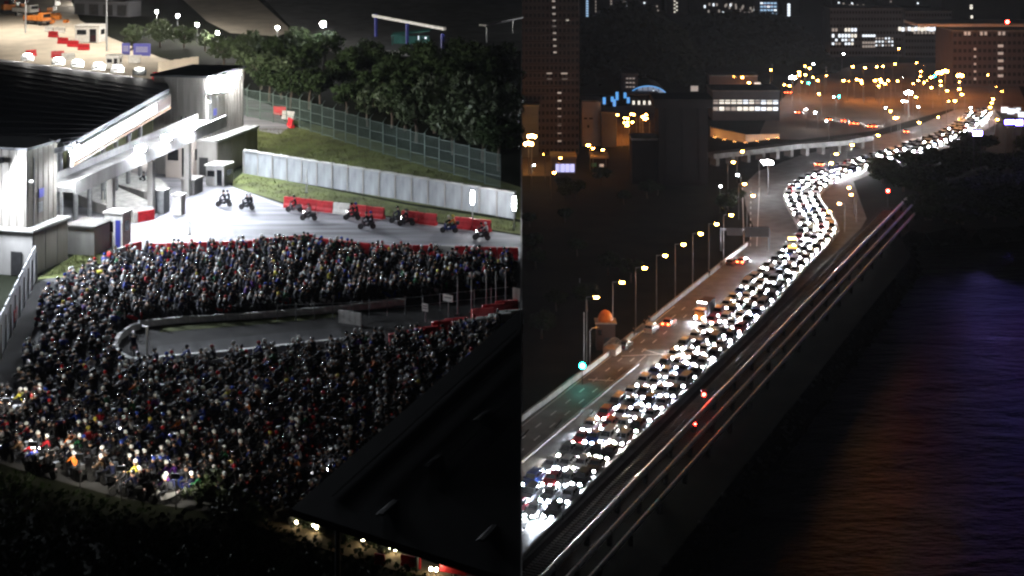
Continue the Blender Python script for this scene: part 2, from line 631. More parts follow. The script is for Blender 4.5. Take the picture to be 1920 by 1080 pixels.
for c, dash in ((-105.6, None), (-103.2, (2.2, 6)), (-101.0, (2.2, 6)), (-99.4, None)):
    line(CW(c, 172), CW(c, 300 if c < -100 else 268), 0.2, 0.045, dash)
for i in range(3):
    line(GP(1395 + i * 12, 462), GP(1392 + i * 16, 352), 0.2, 0.045, (3, 7) if i == 1 else None)
line(GP(1165, 668), GP(1245, 664), .3, 0.045)
line(GP(1205, 655), GP(1250, 668), .3, 0.045)
line(GP(1103, 712), GP(1150, 714), .35, 0.045)
for k in (0.0, 1.0):
    for i in range(len(QL2) - 1):
        if 0 < i < len(QL2):
            p = QL2[i].lerp(QR2[i], 0.015 + .94 * k); q = QL2[i + 1].lerp(QR2[i + 1], 0.015 + .94 * k)
            line(p, q, 0.16, 0.062)
for k in (0.245, 0.485, 0.725):
    for i in range(0, len(QL2) - 1, 1):
        line(QL2[i].lerp(QR2[i], k), QL2[i + 1].lerp(QR2[i + 1], k), 0.13, 0.062, (2.0, 4.5))
tag(b.build('road_markings', 'paint_white'), kind='structure')


# parapets in panels ------------------------------------------------------------------
def parapet(name, label, pts, h, w, step, mats, cat='wall', coping=0.12, z0=0.0, pname='panel', gap=0.04):
    r = thing(name, label, cat, pts[0])
    o = Vector(pts[0])
    cache = {}
    for p, a in along(pts, step):
        if 'p' not in cache:
            q = MB().box((step / 2, 0, h / 2), (step - gap, w, h))
            cache['p'] = q.mesh(pname, mats)
            q = MB().box((step / 2, 0, h + coping / 2), (step - .01, w + .1, coping - .01))
            cache['c'] = q.mesh('coping', mats)
        put(pname, cache['p'], r, (p - o) + Vector((0, 0, z0)), a)
        put('coping', cache['c'], r, (p - o) + Vector((0, 0, z0)), a)
    return r


parapet('parapet_wall', 'long concrete parapet along the outer kerb of the emptier carriageway, under the row of orange lamps', [LEFT_KERB[0], LEFT_KERB[1], LEFT_KERB[2], LEFT_KERB[3], LEFT_KERB[4]], 0.85, 0.3, 4.0, 'concrete')
parapet('parapet_wall', 'low concrete parapet between the packed car queue and the dark rail corridor', [p for i, p in enumerate(QR2) if i % 3 == 0 and p.y < 392], 0.42, 0.28, 4.0, 'concrete')
parapet('median_barrier', 'low concrete median kerb between the empty carriageway and the packed car queue', [CW(-98.9, 172), CW(-98.9, 262)], 0.16, 0.35, 4.0, 'concrete', 'barrier')
parapet('kerb_wall', 'bright kerb wall round the outside of the bend in the car queue', [p for p in QL2 if 366 < p.y < 425], 0.6, 0.25, 2.5, 'kerb')
parapet('kerb_wall', 'bright kerb wall on the lamp side of the bend in the car queue', [p for p in QR2 if 372 < p.y < 425], 0.6, 0.25, 2.5, 'kerb')

# the railway and the three water pipes beside it --------------------------------------
b = MB()
b.ribbon([CW(-84.0, y, .05) for y in (150, 250, 395)], [CW(-77.0, y, .05) for y in (150, 250, 395)])
tag(b.build('track_ballast', 'ballast'), kind='structure')
r = thing('railway_track', 'single unlit railway track between the road parapet and the water pipes', 'railway', CW(-81.5, 150, .06))
o = Vector(r.location)
for dc in (-.6, .6):
    q = MB()
    A, B_ = CW(-81.5 + dc, 150, .2) - o, CW(-81.5 + dc, 390, .2) - o
    q.box(((A + B_) / 2)[:], (.08, (B_ - A).length, .14), -math.atan(K))
    q.build('rail', 'steel_dark', r)
q = MB()
for p, a in along([CW(-81.5, 150, .08), CW(-81.5, 390, .08)], 0.75):
    q.box((p - o)[:], (.25, 2.4, .12), a)
tag(q.build('sleepers', 'concrete_dark', r), kind='stuff')
for pc, lab in ((-78.0, 'water pipe nearest the railway track, brightest of the three pipes'), (-75.1, 'middle pipe of the three water pipes along the causeway'), (-72.4, 'water pipe nearest the strait, on the embankment edge')):
    o = CW(pc, 150, 0)
    r = thing('water_pipe', lab, 'pipe', o, 0, 'water pipes along the causeway')
    seg = MB()
    L = 11.0
    rad = 0.42 if pc < -77 else 0.28
    seg.tube((0.05, 0, 1.75), (L - .05, 0, 1.75), rad, rad, 14, 0, False)
    sm = seg.mesh('pipe_segment', 'pipe_paint', True)
    fl = MB().tube((-.05, 0, 1.75), (.05, 0, 1.75), rad * 1.05, rad * 1.05, 14).mesh('flange', 'steel_dark')
    sp = MB().box((0, 0, .7), (.35, .6, 1.4)).mesh('support', 'rock')
    for p, a in along([o, CW(pc, 398)], L):
        dz = Vector((0, 0, 0))
        put('pipe_segment', sm, r, p - o, a); put('flange', fl, r, p - o, a); put('support', sp, r, p - o, a)

# ------------------------------------------------------------------ the terrace with the checkpoint
XE = 0.0066


def terr(Y, x=None, dz=0.0):
    return Vector((XE * Y if x is None else x, Y, zt(Y) + dz))


b = MB()
pts = [terr(30, -140), terr(30), terr(430), terr(430, -200)]
b.prism([p - Vector((0, 0, 40)) for p in pts], 40)
b.v = [(x, y, z if z > zt(y) - 1 else -2.0) for x, y, z in b.v]
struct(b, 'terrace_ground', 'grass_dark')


def sheet(name, pix, dz, mats, kind='structure'):
    q = MB()
    pp = [TP(*p) for p in pix]
    for p in pp:
        p.x = min(p.x, XE * p.y - .02)
    q.poly(lift(pp, dz))
    return tag(q.build(name, mats), kind=kind)


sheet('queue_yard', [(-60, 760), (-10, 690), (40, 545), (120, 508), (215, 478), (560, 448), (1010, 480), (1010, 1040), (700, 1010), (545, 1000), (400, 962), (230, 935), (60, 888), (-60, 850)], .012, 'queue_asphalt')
sheet('approach_road', [(60, 420), (130, 320), (300, 285), (390, 325), (440, 352), (540, 386), (760, 412), (900, 431), (1010, 443), (1010, 492), (560, 462), (430, 470), (215, 492), (180, 470)], .022, 'concrete_road')
sheet('plaza', [(-200, -60), (105, -60), (150, 38), (205, 70), (300, 108), (420, 140), (330, 200), (0, 200), (-200, 200)], .012, 'plaza_paving')
sheet('grass_verge', [(436, 340), (458, 322), (560, 344), (760, 384), (1010, 418), (1010, 440), (900, 428), (760, 409), (540, 383), (436, 350)], .03, 'grass', 'stuff')
sheet('grass_field', [(455, 318), (440, 232), (560, 226), (700, 262), (1010, 352), (1010, 412), (760, 380), (560, 340)], .012, 'grass', 'stuff')
sheet('grass_patch', [(70, 524), (140, 478), (200, 455), (240, 470), (208, 492), (120, 520)], .034, 'grass', 'stuff')
sheet('service_pad', [(455, 178), (508, 198), (543, 238), (524, 252), (455, 240)], .02, 'concrete_road')
sheet('upper_road', [(300, -40), (440, -40), (548, 58), (520, 68), (432, 62), (388, 40)], .012, 'plaza_paving')
sheet('upper_yard', [(440, -60), (1010, -60), (1010, 95), (650, 112), (560, 66)], .012, 'asphalt')
sheet('hedge_bed', [(440, 935), (560, 985), (760, 1040), (1010, 1110), (1010, 1135), (740, 1070), (540, 1010), (430, 965)], .03, 'soil')

b = MB()
r = thing('retaining_wall', 'long concrete retaining wall holding up the terrace edge', 'wall', (XE * 32, 32, -2.0))
o = Vector(r.location)
Y = 32
while Y < 428:
    q = MB()
    y1 = Y + 7.96
    q.add([terr(Y, XE * Y - .14, .18) - o, terr(y1, XE * y1 - .14, .18) - o, terr(y1, XE * y1 + .02, .18) - o, terr(Y, XE * Y + .02, .18) - o,
           Vector((XE * Y - .14, Y, -2)) - o, Vector((XE * y1 - .14, y1, -2)) - o, Vector((XE * y1 + .02, y1, -2)) - o, Vector((XE * Y + .02, Y, -2)) - o],
          [(0, 3, 2, 1), (4, 5, 6, 7), (3, 7, 6, 2), (0, 1, 5, 4), (0, 4, 7, 3), (1, 2, 6, 5)])
    q.build('panel', 'concrete_dark', r)
    Y += 8

# gate frame: a across (towards the approach road), b along the gate line, away
g_ = Vector((.26, .9656, 0)); n_ = Vector((.9656, -.26, 0))
O_ = TP(406, 335)
GR = math.atan2(n_.y, n_.x)


def GT(a, b_, h=0.0):
    p = O_ + n_ * a + g_ * b_
    return Vector((p.x, p.y, zt(p.y) + h))


def ribs(r, o, a0, a1, b0, b1, z0, z1, step, faces):
    """vertical concrete ribs on the named faces of a tower"""
    cache = {}
    for fa in faces:
        L = (b1 - b0) if fa == 'n' else (a1 - a0)
        k = int(L / step)
        for i in range(k):
            s = (i + .5) * L / k
            key = fa
            if key not in cache:
                cache[key] = (MB().box((0, 0, (z0 + z1) / 2), (.05, .42, z1 - z0)) if fa == 'n' else MB().box((0, 0, (z0 + z1) / 2), (.42, .05, z1 - z0))).mesh('rib', 'tower_wall')
            p = GT(a1 + .025, b0 + s) if fa == 'n' else GT(a0 + s, b0 - .025)
            q = put('rib', cache[key], r, (p.x - o.x, p.y - o.y, 0), GR)


def tower(label, a0, a1, b0, b1, H, base, door=None):
    o = GT((a0 + a1) / 2, (b0 + b1) / 2, -.15)
    r = thing('gate_tower', label, 'tower', o, 0, 'towers of the checkpoint gate')
    A0, A1, B0, B1, hb = base
    q = MB()
    c = GT((A0 + A1) / 2, (B0 + B1) / 2) - o
    q.box((c.x, c.y, hb / 2), (A1 - A0, B1 - B0, hb), GR)
    q.build('plinth', 'concrete', r)
    q = MB().box((c.x, c.y, hb + .1), (A1 - A0 + .4, B1 - B0 + .4, .2), GR)
    q.build('ledge', 'kerb', r)
    q = MB()
    q.box((0, 0, (H + hb + .2) / 2), (a1 - a0, b1 - b0, H - hb - .2), GR)
    q.build('wall', 'tower_wall', r)
    q = MB().box((0, 0, H + .12), (a1 - a0 + .5, b1 - b0 + .5, .24), GR)
    q.build('roof_slab', 'roof_dark', r)
    ribs(r, o, a0, a1, b0, b1, hb + .2, H - .02, .75, ('n', 'g'))
    ph = lambda a_, b_: GT(a_, b_) - o
    p = ph(a1 + .16, b0 + 1.0)
    MB().tube((p.x, p.y, hb + .3), (p.x, p.y, H - .8), .06, .06, 6).build('conduit', 'steel', r)
    p = ph(a1 + .12, b0 + 2.1)
    MB().box((p.x, p.y, hb + 1.7), (.1, .7, .9), GR).build('junction_box', 'steel', r)
    MB().box((p.x + .07, p.y, hb + 3.0), (.06, .8, .8), GR).build('notice', 'sign_blue', r)
    for k in (0, 1):
        p = ph(a0 + (a1 - a0) * .55 + k * .55, b0 - .06)
        MB().box((p.x, p.y, hb + 1.6), (.16, .1, 2.2), GR).build('slot', 'trim', r)
    p = ph(A1 - 1.6, B0 - .04)
    MB().box((p.x, p.y, 1.1), (1.1, .08, 2.1), GR).build('door', 'steel_dark', r)
    p = ph(a1 + .3, b0 + .3)
    MB().box((p.x, p.y, hb + 4.4), (.5, .2, .2), GR).build('camera', 'white_plastic', r)
    q = MB()
    for i in range(3):
        p = GT(A1 + .03, B0 + (i + .5) * (B1 - B0) / 3) - o
        q.box((p.x, p.y, hb / 2), (.07, (B1 - B0) / 3 - .25, hb - .5), GR)
    q.build('plinth_panel', 'tower_wall', r)
    return r


tower('ribbed concrete gate tower under the brightest floodlight, beside the grey perimeter wall', -8.2, -1.6, .4, 10.5, 11.2, (-8.6, 0, 0, 11, 4.0))
tower('ribbed concrete gate tower cut by the photo edge, nearest the white hoarding', -10.5, -.4, -37.2, -32.2, 11.2, (-11, .5, -37.6, -31.8, 4.0))

# big canopy roof behind the gate
r = thing('checkpoint_canopy', 'huge dark flat canopy roof behind the two gate towers', 'canopy', TP(150, 200, 0))
o = Vector(r.location)
rp = [TP(122, 284, 10), TP(318, 173, 10), TP(311, 160, 10), TP(-60, 110, 10), TP(-60, 318, 10)]
q = MB()
q.prism([p - o for p in rp], .5)
q.build('roof', 'roof_dark', r)
sm = None
nl = 16
for i in range(1, nl):
    A = rp[0].lerp(rp[1], i / nl); B_ = rp[4].lerp(rp[3], i / nl)
    q = MB()
    c = (A + B_) / 2 - o
    ang, L = bar_dir(A, B_)
    q.add(*[([A - o + Vector((0, -.06, .5)), A - o + Vector((0, .06, .5)), B_ - o + Vector((0, .06, .5)), B_ - o + Vector((0, -.06, .5)),
              A - o + Vector((0, -.06, .58)), A - o + Vector((0, .06, .58)), B_ - o + Vector((0, .06, .58)), B_ - o + Vector((0, -.06, .58))],
             [(4, 5, 6, 7), (0, 1, 5, 4), (1, 2, 6, 5), (2, 3, 7, 6), (3, 0, 4, 7)])][0])
    q.build('roof_seam', 'roof_dark', r)
A, B_ = rp[0], rp[1]
ang, L = bar_dir(A, B_)
for i in range(8):
    for j in range(3):
        p = A.lerp(B_, (i + .5) / 8) - n_ * (3 + 9 * j)
        q = MB().tube((p.x - o.x, p.y - o.y, zt(p.y) - o.z), (p.x - o.x, p.y - o.y, zt(p.y) + 10 - o.z), .25, .25, 8)
        q.build('column', 'steel', r)

M['trim_rust'] = mat('trim_rust', (.32, .16, .08), .6, var=.3)
r = thing('sign_fascia', 'row of lit white sign panels with orange trim below the canopy edge', 'sign', TP(135, 278, 8))
o = Vector(r.location)


def fpt(px):
    t = (px - 122) / (318 - 122)
    return rp[0].lerp(rp[1], (t * 1 / (1 + (1 - t) * .22)))


P0, P1 = fpt(132), fpt(316)
fo = n_ * .25
ang, L = bar_dir(P0, P1)


def fbox(t0, t1, z0, z1, off, th):
    p, q2 = P0.lerp(P1, t0), P0.lerp(P1, t1)
    c = (p + q2) / 2 + n_ * off
    dz = (q2.z - p.z)
    q = MB()
    e = n_ * th / 2
    a_, b_ = p + n_ * off - o, q2 + n_ * off - o
    lo, hi = Vector((0, 0, z0 - 10)), Vector((0, 0, z1 - 10))
    q.add([a_ - e + lo, b_ - e + lo, b_ + e + lo, a_ + e + lo, a_ - e + hi, b_ - e + hi, b_ + e + hi, a_ + e + hi],
          [(0, 1, 2, 3), (7, 6, 5, 4), (0, 4, 5, 1), (1, 5, 6, 2), (2, 6, 7, 3), (3, 7, 4, 0)])
    return q


fbox(0, 1, 8.2, 9.95, .1, .25).build('backing', 'concrete', r)
for t0, t1 in ((.0, .17), (.18, .40), (.41, .62), (.63, .83)):
    fbox(t0, t1, 8.75, 9.75, .27, .08).build('sign_panel', 'em_panel', r)
fbox(.84, 1, 8.7, 9.8, .27, .08).build('end_panel', 'facade_brown', r)
fbox(0, 1, 8.3, 8.5, .29, .12).build('trim_board', 'trim_rust', r)

r = thing('gate_bridge', 'white concrete bridge beam spanning the lanes between the gate towers', 'bridge', GT(0, -16))
o = Vector(r.location)


def gbox(a0, a1, b0, b1, z0, z1, mats, name, par, org):
    q = MB()
    ps = [GT(a0, b0), GT(a1, b0), GT(a1, b1), GT(a0, b1)]
    q.add([p - org + Vector((0, 0, z0)) for p in ps] + [p - org + Vector((0, 0, z1)) for p in ps],
          [(3, 2, 1, 0), (4, 5, 6, 7), (0, 1, 5, 4), (1, 2, 6, 5), (2, 3, 7, 6), (3, 0, 4, 7)])
    return q.build(name, mats, par)


gbox(-2.2, 1.0, -31.7, -.1, 6.2, 6.6, 'concrete', 'deck', r, o)
gbox(1.02, 1.25, -31.7, -.1, 6.0, 7.3, 'concrete', 'front_beam', r, o)
gbox(-2.4, -2.22, -31.7, -.1, 6.0, 7.3, 'concrete', 'rear_beam', r, o)
for b0 in (-24, -16, -8):
    gbox(.2, .8, b0 - .3, b0 + .3, 0, 6.19, 'concrete', 'column', r, o)


# floodlights
def floodlight(label, p, aim, w=1.6, h=1.0, mats='em_flood', nx=3, nz=2, post=0.0, flat=False, reach=.7):
    r = thing('floodlight', label, 'floodlight', p, 0, 'floodlights of the checkpoint')
    d = (Vector(aim) - Vector(p))
    r.rotation_euler = (math.atan2(d.z, math.hypot(d.x, d.y)), 0, math.atan2(d.y, d.x) - PI / 2)
    MB().box((0, -.09 if flat else -.12, 0), (w + .1, .16, h + .1)).build('housing', 'steel', r)
    for i in range(nx):
        for j in range(nz):
            q = MB()
            x, z = (i + .5) / nx * w - w / 2, (j + .5) / nz * h - h / 2
            if flat:
                q.disc((x, 0.0, z), (0, 1, 0), w / nx * .42, h / nz * .42, 12)
            else:
                q.ball((x, 0.0, z), (w / nx * .42, .22, h / nz * .42), 12, 6)
            q.build('lamp', mats, r)
    MB().tube((0, -.2, 0), (0, -reach, -.5 - post), .07, .07, 6).build('bracket', 'steel_dark', r)
    return r


yard = TP(450, 640)
floodlight('floodlight bank glaring on top of the tower beside the grey perimeter wall', GT(.3, .6, 10.7), TP(560, 430), 3.2, 2.2, 'em_flood_wall', nx=4, nz=3, reach=2.1)
floodlight('floodlight bank on the far gate tower turned towards the grass field', GT(-.9, 6.5, 10.6), TP(760, 250), 1.8, 1.0, 'em_flood_soft')
floodlight('floodlight bank on the near gate tower, in the middle of its front', GT(-3.0, -39.7, 9.9), TP(330, 640), 2.0, 1.2, reach=2.6, flat=True)
floodlight('floodlight bank on the near gate tower, at the photo edge', GT(-6.2, -39.7, 10.2), TP(100, 720), 2.0, 1.2, reach=2.6, flat=True)
floodlight('floodlight bank on the near gate tower, at its corner towards the lanes', GT(1.9, -33.0, 10.6), TP(420, 470), 2.0, 1.2, 'em_flood_wall', reach=2.4)
for bb, lab in ((-20, 'first floodlight on the bridge beam from the near tower'), (-14.5, 'middle floodlight on the bridge beam between the towers'), (-9, 'floodlight on the bridge beam nearest the far tower')):
    floodlight(lab, GT(1.5, bb, 7.8), GT(22, bb - 12, 0), 1.2, .6, nx=2, nz=1)
for i, (px, py) in enumerate(((47, 120), (105, 126), (140, 131), (180, 137), (216, 144), (257, 150))):
    t = 0
    while proj(rp[2].lerp(rp[3], t))[0] > px:
        t += .004
    p = rp[2].lerp(rp[3], t) + Vector((.25, .45, .95))
    r = floodlight('lamp on the far rim of the dark canopy, number %s counted from the photo edge' % ('one', 'two', 'three', 'four', 'five', 'six')[i], p, p + Vector((-2, 26, -12)), 1.5, .6, 'em_plaza', 2, 1, flat=True)
    MB().ball((0, -.25, .42), (.55, .18, .12), 10, 6).build('marker_lamp', 'em_marker', r)

for i, bb in enumerate((-28, -22, -12, -4)):  # lamps added out of view to brighten the lanes under the deck
    p = GT(-.6, bb, 6.12)
    r = thing('soffit_fill_lamp', 'added fill lamp under the bridge deck, %s from the near tower' % ('first', 'second', 'third', 'fourth')[i], 'lamp', p, GR)
    MB().box((0, 0, .02), (1.2, .5, .1)).build('housing', 'steel', r)
    MB().box((0, 0, -.06), (1.0, .34, .05)).build('lamp', 'em_flood_soft', r)

M['em_yard'] = emis('em_yard', (1.0, .93, .78), 380)
# ------------------------------------------------------------------ lanes, islands and booths under the gate
def island(label, pix, h, endpix=None):
    ps = [TP(*p) for p in pix]
    r = thing('traffic_island', label, 'traffic island', ps[0], 0, 'raised islands between the gate lanes')
    o = Vector(r.location)
    q = MB().prism([p - o for p in ps], h)
    q.build('slab', 'concrete', r)
    c = sum(ps, Vector()) / len(ps)
    q = MB().prism([c.lerp(p, .97) - o + Vector((0, 0, h)) for p in ps], .03)
    q.build('paving', 'kerb', r)
    if endpix:
        e0, e1 = TP(*endpix[0]), TP(*endpix[1])
        a, L = bar_dir(e0, e1)
        for i in range(5):
            p = e0.lerp(e1, (i + .5) / 5) - o
            MB().box((p.x, p.y, p.z + h * .5), (L / 5 - .02, .16, h + .1), a).build('nose_stripe', 'red_plastic' if i != 0 else 'white_plastic', r)
    return r


island('long raised concrete island ending in a red and white nose, between two lanes', [(122, 372), (150, 356), (200, 358), (286, 398), (288, 410), (252, 418), (180, 398)], 1.0, [(250, 419), (289, 411)])
island('raised concrete island with a rounded end behind the striped one', [(206, 345), (240, 335), (300, 348), (316, 362), (300, 375), (270, 374), (215, 358)], .8)


def booth(label, pix, w, d, h, mats='concrete', roof='kerb', win=True, rz=None, cat='booth', name='toll_booth', door='glass'):
    p = TP(*pix)
    r = thing(name, label, cat, p, GR if rz is None else rz)
    MB().box((0, 0, h / 2), (w, d, h)).build('body', mats, r)
    MB().box((0, 0, h + .08), (w + .3, d + .3, .16)).build('roof', roof, r)
    if win:
        MB().box((-w * .22, -d / 2 - .02, h * .62), (w * .4, .05, h * .3)).build('window', 'glass', r)
        MB().box((w * .25, -d / 2 - .02, h * .42), (w * .28, .05, h * .8)).build('door', door, r)
        MB().box((w / 2 + .02, 0, h * .62), (.05, d * .5, h * .3)).build('window', 'glass', r)
    return r


booth('pale square booth with a blue side panel standing on the grass by the lanes', (221, 462), 1.9, 1.6, 3.3, 'white_plastic', 'white_plastic', door='blue_paint')
booth('low grey concrete block between the near gate tower and the pale booth', (168, 470), 3.0, 3.4, 2.6, 'concrete', 'concrete_dark', False, name='service_block', cat='block')
booth('small grey booth with white roof in front of the tower by the perimeter wall', (412, 345), 2.2, 2.4, 2.2, 'concrete', 'kerb')
booth('wide pale guard block below the far gate tower, facing the lanes', (345, 330), 3.4, 2.4, 4.2, 'facade_pale', 'kerb')
booth('low dark counter block at the end of the lanes near two motorcyclists', (360, 362), 1.6, 2.0, 1.6, 'concrete_dark', 'concrete', False, name='counter_block', cat='block')
booth('grey equipment cabinet standing behind the striped island nose', (302, 398), 1.3, 1.2, 2.3, 'steel', 'kerb', False, name='equipment_cabinet', cat='cabinet')
booth('white equipment cabinet beside the grey one at the lane mouth', (336, 402), .9, .9, 2.0, 'white_plastic', 'kerb', False, name='equipment_cabinet', cat='cabinet')
for lab, pix, h, mt in (('short white post standing alone on the bright approach road', (356, 440), 1.3, 'white_plastic'), ('white lane post beside the blue booth panel', (193, 398), 2.2, 'white_plastic'), ('white lane post in front of the red barrier under the bridge', (148, 350), 2.0, 'white_plastic'), ('thin white post on the grass verge below the grey perimeter wall', (575, 362), 2.6, 'kerb')):
    r = thing('post', lab, 'post', TP(*pix))
    MB().tube((0, 0, 0), (0, 0, h), .09, .07, 8).build('pole', mt, r)
    MB().box((0, 0, .06), (.35, .35, .12)).build('foot', 'concrete_dark', r)

# ------------------------------------------------------------------ plastic water-filled road barriers
PB = {}


def barrier_mesh(mt):
    if mt not in PB:
        prof = [(-.25, 0), (.25, 0), (.25, .22), (.13, .42), (.10, .95), (-.10, .95), (-.13, .42), (-.25, .22)]
        rings = [[(x, y, z) for y, z in prof] for x in (-.97, -.93, -.5, .5, .93, .97)]
        for k in (0, 5):
            rings[k] = [(x, y * .85, z * .96) for x, y, z in rings[k]]
        q = MB().loft([[(p[0], p[1], p[2]) for p in rg][::-1] for rg in rings])
        PB[mt] = (q.mesh('body', mt), MB().tube((-.35, 0, .95), (-.35, 0, 1.0), .07, .07, 8).mesh('filler_cap', 'trim'),
                  MB().box((0, 0, .6), (1.2, .30, .1)).mesh('rib', mt), MB().box((.99, 0, .5), (.05, .1, .5)).mesh('hinge', 'trim'))
    return PB[mt]


def barrier(label, p, a, mt='red_plastic', group='plastic road barriers', s=1.0):
    r = thing('road_barrier', label, 'barrier', p, a, group)
    for nm, me in zip(('body', 'filler_cap', 'rib', 'hinge'), barrier_mesh(mt)):
        put(nm, me, r)
    r.scale = (s, 1.15, 1.2)
    return r


def run(pix, colors, where, step=2.0):
    k = 0
    for p, a in along([TP(*q) for q in pix], step):
        c = colors[min(k, len(colors) - 1)]
        k += 1
        if c == '-':
            continue
        e = p + Vector((math.cos(a), math.sin(a), 0)) * step / 2
        if e.x > XE * e.y - 1.0:
            break
        e.z = zt(e.y)
        barrier('%s plastic road barrier %s' % ({'r': 'red', 'w': 'white'}[c], where % NUM[k - 1]), e, a, 'red_plastic' if c == 'r' else 'white_plastic')


run([(533, 388), (910, 434)], 'rrrwrr-rr-rrr'.replace('-', '-'), 'along the grass verge, %s place from the gate')
run([(205, 494), (246, 480), (440, 474), (556, 464), (700, 480), (1000, 488)], 'wrrrrrrrrrrrrrrrwrrrrrwrrr', 'between crowd and approach road, %s from the pale booth')
for px, py, a, mt, lab in ((140, 352, .3, 'r', 'red barrier under the bridge beside the near tower'), (163, 346, .3, 'r', 'second red barrier under the bridge, nearer the lanes'), (255, 306, .2, 'r', 'red barrier deep under the bridge between lanes'), (276, 299, .2, 'r', 'red barrier deep under the bridge by the guard block'),
                           (525, 215, -.5, 'r', 'red barrier at the end of the grass field by the green fence'), (541, 224, -.6, 'w', 'white barrier beside the red one at the green fence'), (545, 238, -1.2, 'r', 'small red barrier standing crosswise near the green fence'),
                           (58, 106, 1.0, 'r', 'red barrier alone on the plaza above the dark canopy'), (108, 108, .2, 'r', 'red barrier on the plaza beside a white one'), (128, 112, .2, 'w', 'white barrier on the plaza beside a red one'),
                           (118, 82, -.3, 'r', 'red barrier in the stack before the white booth'), (137, 88, -.2, 'r', 'middle red barrier in the stack before the white booth'), (157, 94, -.1, 'r', 'end red barrier in the stack before the white booth'),
                           (100, 70, -.4, 'r', 'red barrier behind the orange lorry'), (92, 60, -.5, 'w', 'white barrier behind the orange lorry'), (112, 62, -.2, 'w', 'white barrier by the booth corner on the plaza'),
                           (15, 12, -.5, 'r', 'red barrier in the far corner of the plaza'), (295, 148, 1.2, 'r', 'red barrier standing by the beige wall corner')):
    barrier(lab, TP(px, py), a, 'red_plastic' if mt == 'r' else 'white_plastic', 'loose plastic barriers around the gate', 1.1)
for i, (px, py) in enumerate(((752, 645), (775, 640), (800, 634), (832, 622), (856, 617), (905, 598), (925, 590), (950, 583))):
    barrier('red barrier half hidden among riders, %s from the white panel screen' % NUM[i], TP(px, py + 6), .3, 'red_plastic', 'red barriers among the queue by the median')
for i, (px, py) in enumerate(((872, 622), (893, 618), (915, 614), (938, 608), (958, 602))):
    barrier('white barrier at the edge of the dark roof, %s towards the terrace edge' % NUM[i], TP(px, py + 6), .3, 'white_plastic', 'white barriers by the dark roof')

# ------------------------------------------------------------------ perimeter wall with panels, lamps on posts
A, B_ = TP(458, 325), TP(1000, 416)
a, L = bar_dir(A, B_)
r = thing('perimeter_wall', 'grey concrete panel wall with pale coping along the grass verge', 'wall', A)
o = Vector(r.location)
np_ = 18
wl = L / np_
pm = MB().box((wl / 2, 0, 1.35), (wl - .08, .2, 2.7)).mesh('panel', 'wall_panel')
po = MB().box((0, 0, 1.36), (.16, .34, 2.72)).mesh('post', 'concrete')
co = MB().box((wl / 2, 0, 2.78), (wl - .01, .42, .14)).mesh('coping', 'kerb')
for i in range(np_):
    p = A.lerp(B_, i / np_)
    if A.lerp(B_, (i + 1) / np_).x > XE * p.y - .1:
        break
    p.z = zt(p.y + .3)
    for nm, me in (('panel', pm), ('post', po), ('coping', co)):
        jz = random.Random(i).uniform(-.05, .05) if nm == 'panel' else 0
        put(nm, me, r, p - o + Vector((-jz * .3, jz * .7, -.12 + jz * .6)), a + jz * .12)
for px, py, lab in ((886, 420, 'bright tall lamp in front of the grey perimeter wall'), (964, 432, 'bright tall lamp in front of the grey wall, nearest the terrace edge')):
    p = TP(px, py)
    r = thing('wall_lamp', lab, 'lamp', p)
    MB().tube((0, 0, 0), (0, 0, 2.0), .06, .06, 8).build('pole', 'steel', r)
    MB().loft([[(x * s, y * s, z) for x, y in ((-.16, -.10), (.16, -.10), (.16, .10), (-.16, .10))] for z, s in ((2.0, .5), (2.2, 1), (3.2, 1), (3.4, .5))]).build('lamp', 'em_white', r)
    MB().box((0, 0, 3.45), (.4, .28, .08)).build('cap', 'steel_dark', r)

# green mesh fence on the field ------------------------------------------------------------
r = thing('mesh_fence', 'tall green steel mesh fence running along the grass field below the trees', 'fence', TP(440, 214))
o = Vector(r.location)
fpts = [TP(440, 214), TP(560, 240), TP(700, 284), TP(1010, 376)]
st = 2.8
bars = MB()
for k in range(14):
    bars.box((k * .2 + .1, 0, 1.9), (.035, .035, 3.7))
for z in (.15, 1.3, 2.5, 3.7):
    bars.box((st / 2, 0, z), (st - .1, .045, .06))
bm = bars.mesh('mesh_panel', 'fence_green')
pm = MB().box((0, 0, 2.0), (.12, .12, 4.0)).mesh('post', 'fence_green')
am = MB().tube((0, 0, 4.0), (0, .45, 4.5), .04, .03, 5).mesh('arm', 'fence_green')
for p, a in along(fpts, st):
    if p.x > XE * p.y - 2.9:
        break
    d = p - o
    d.z = zt(p.y) - o.z
    put('mesh_panel', bm, r, d, a); put('post', pm, r, d, a); put('arm', am, r, d, a)

# ------------------------------------------------------------------ trees
def crown_mesh(name, seed, rx, rz, n=46, leaf=.34, per=34, mt='leaf', h0=.5):
    q = random.Random(seed)
    b = MB()
    for i in range(n):
        while True:
            x, y, z = q.uniform(-1, 1), q.uniform(-1, 1), q.uniform(-1, 1)
            d = x * x + y * y + z * z
            if .12 < d < 1 and z > -.75:
                break
        c = Vector((x * rx, y * rx, z * rz)) * q.uniform(.8, 1.12)
        cr = q.uniform(.22, .5) * rx * .62
        for k in range(per):
            d = Vector((q.gauss(0, 1), q.gauss(0, 1), q.gauss(0, .8)))
            d.normalize()
            p = c + d * cr * q.uniform(.55, 1.1)
            u = (d.orthogonal().normalized() + Vector((q.uniform(-.8, .8), q.uniform(-.8, .8), q.uniform(-.8, .8)))).normalized()
            w = u.cross(d + Vector((q.uniform(-.7, .7), q.uniform(-.7, .7), q.uniform(-.7, .7)))).normalized()
            s = leaf * q.uniform(.6, 1.3)
            b.add([p - u * s, p + w * s * .5, p + u * s, p - w * s * .5], [(0, 1, 2, 3)])
    return b.mesh(name, mt)


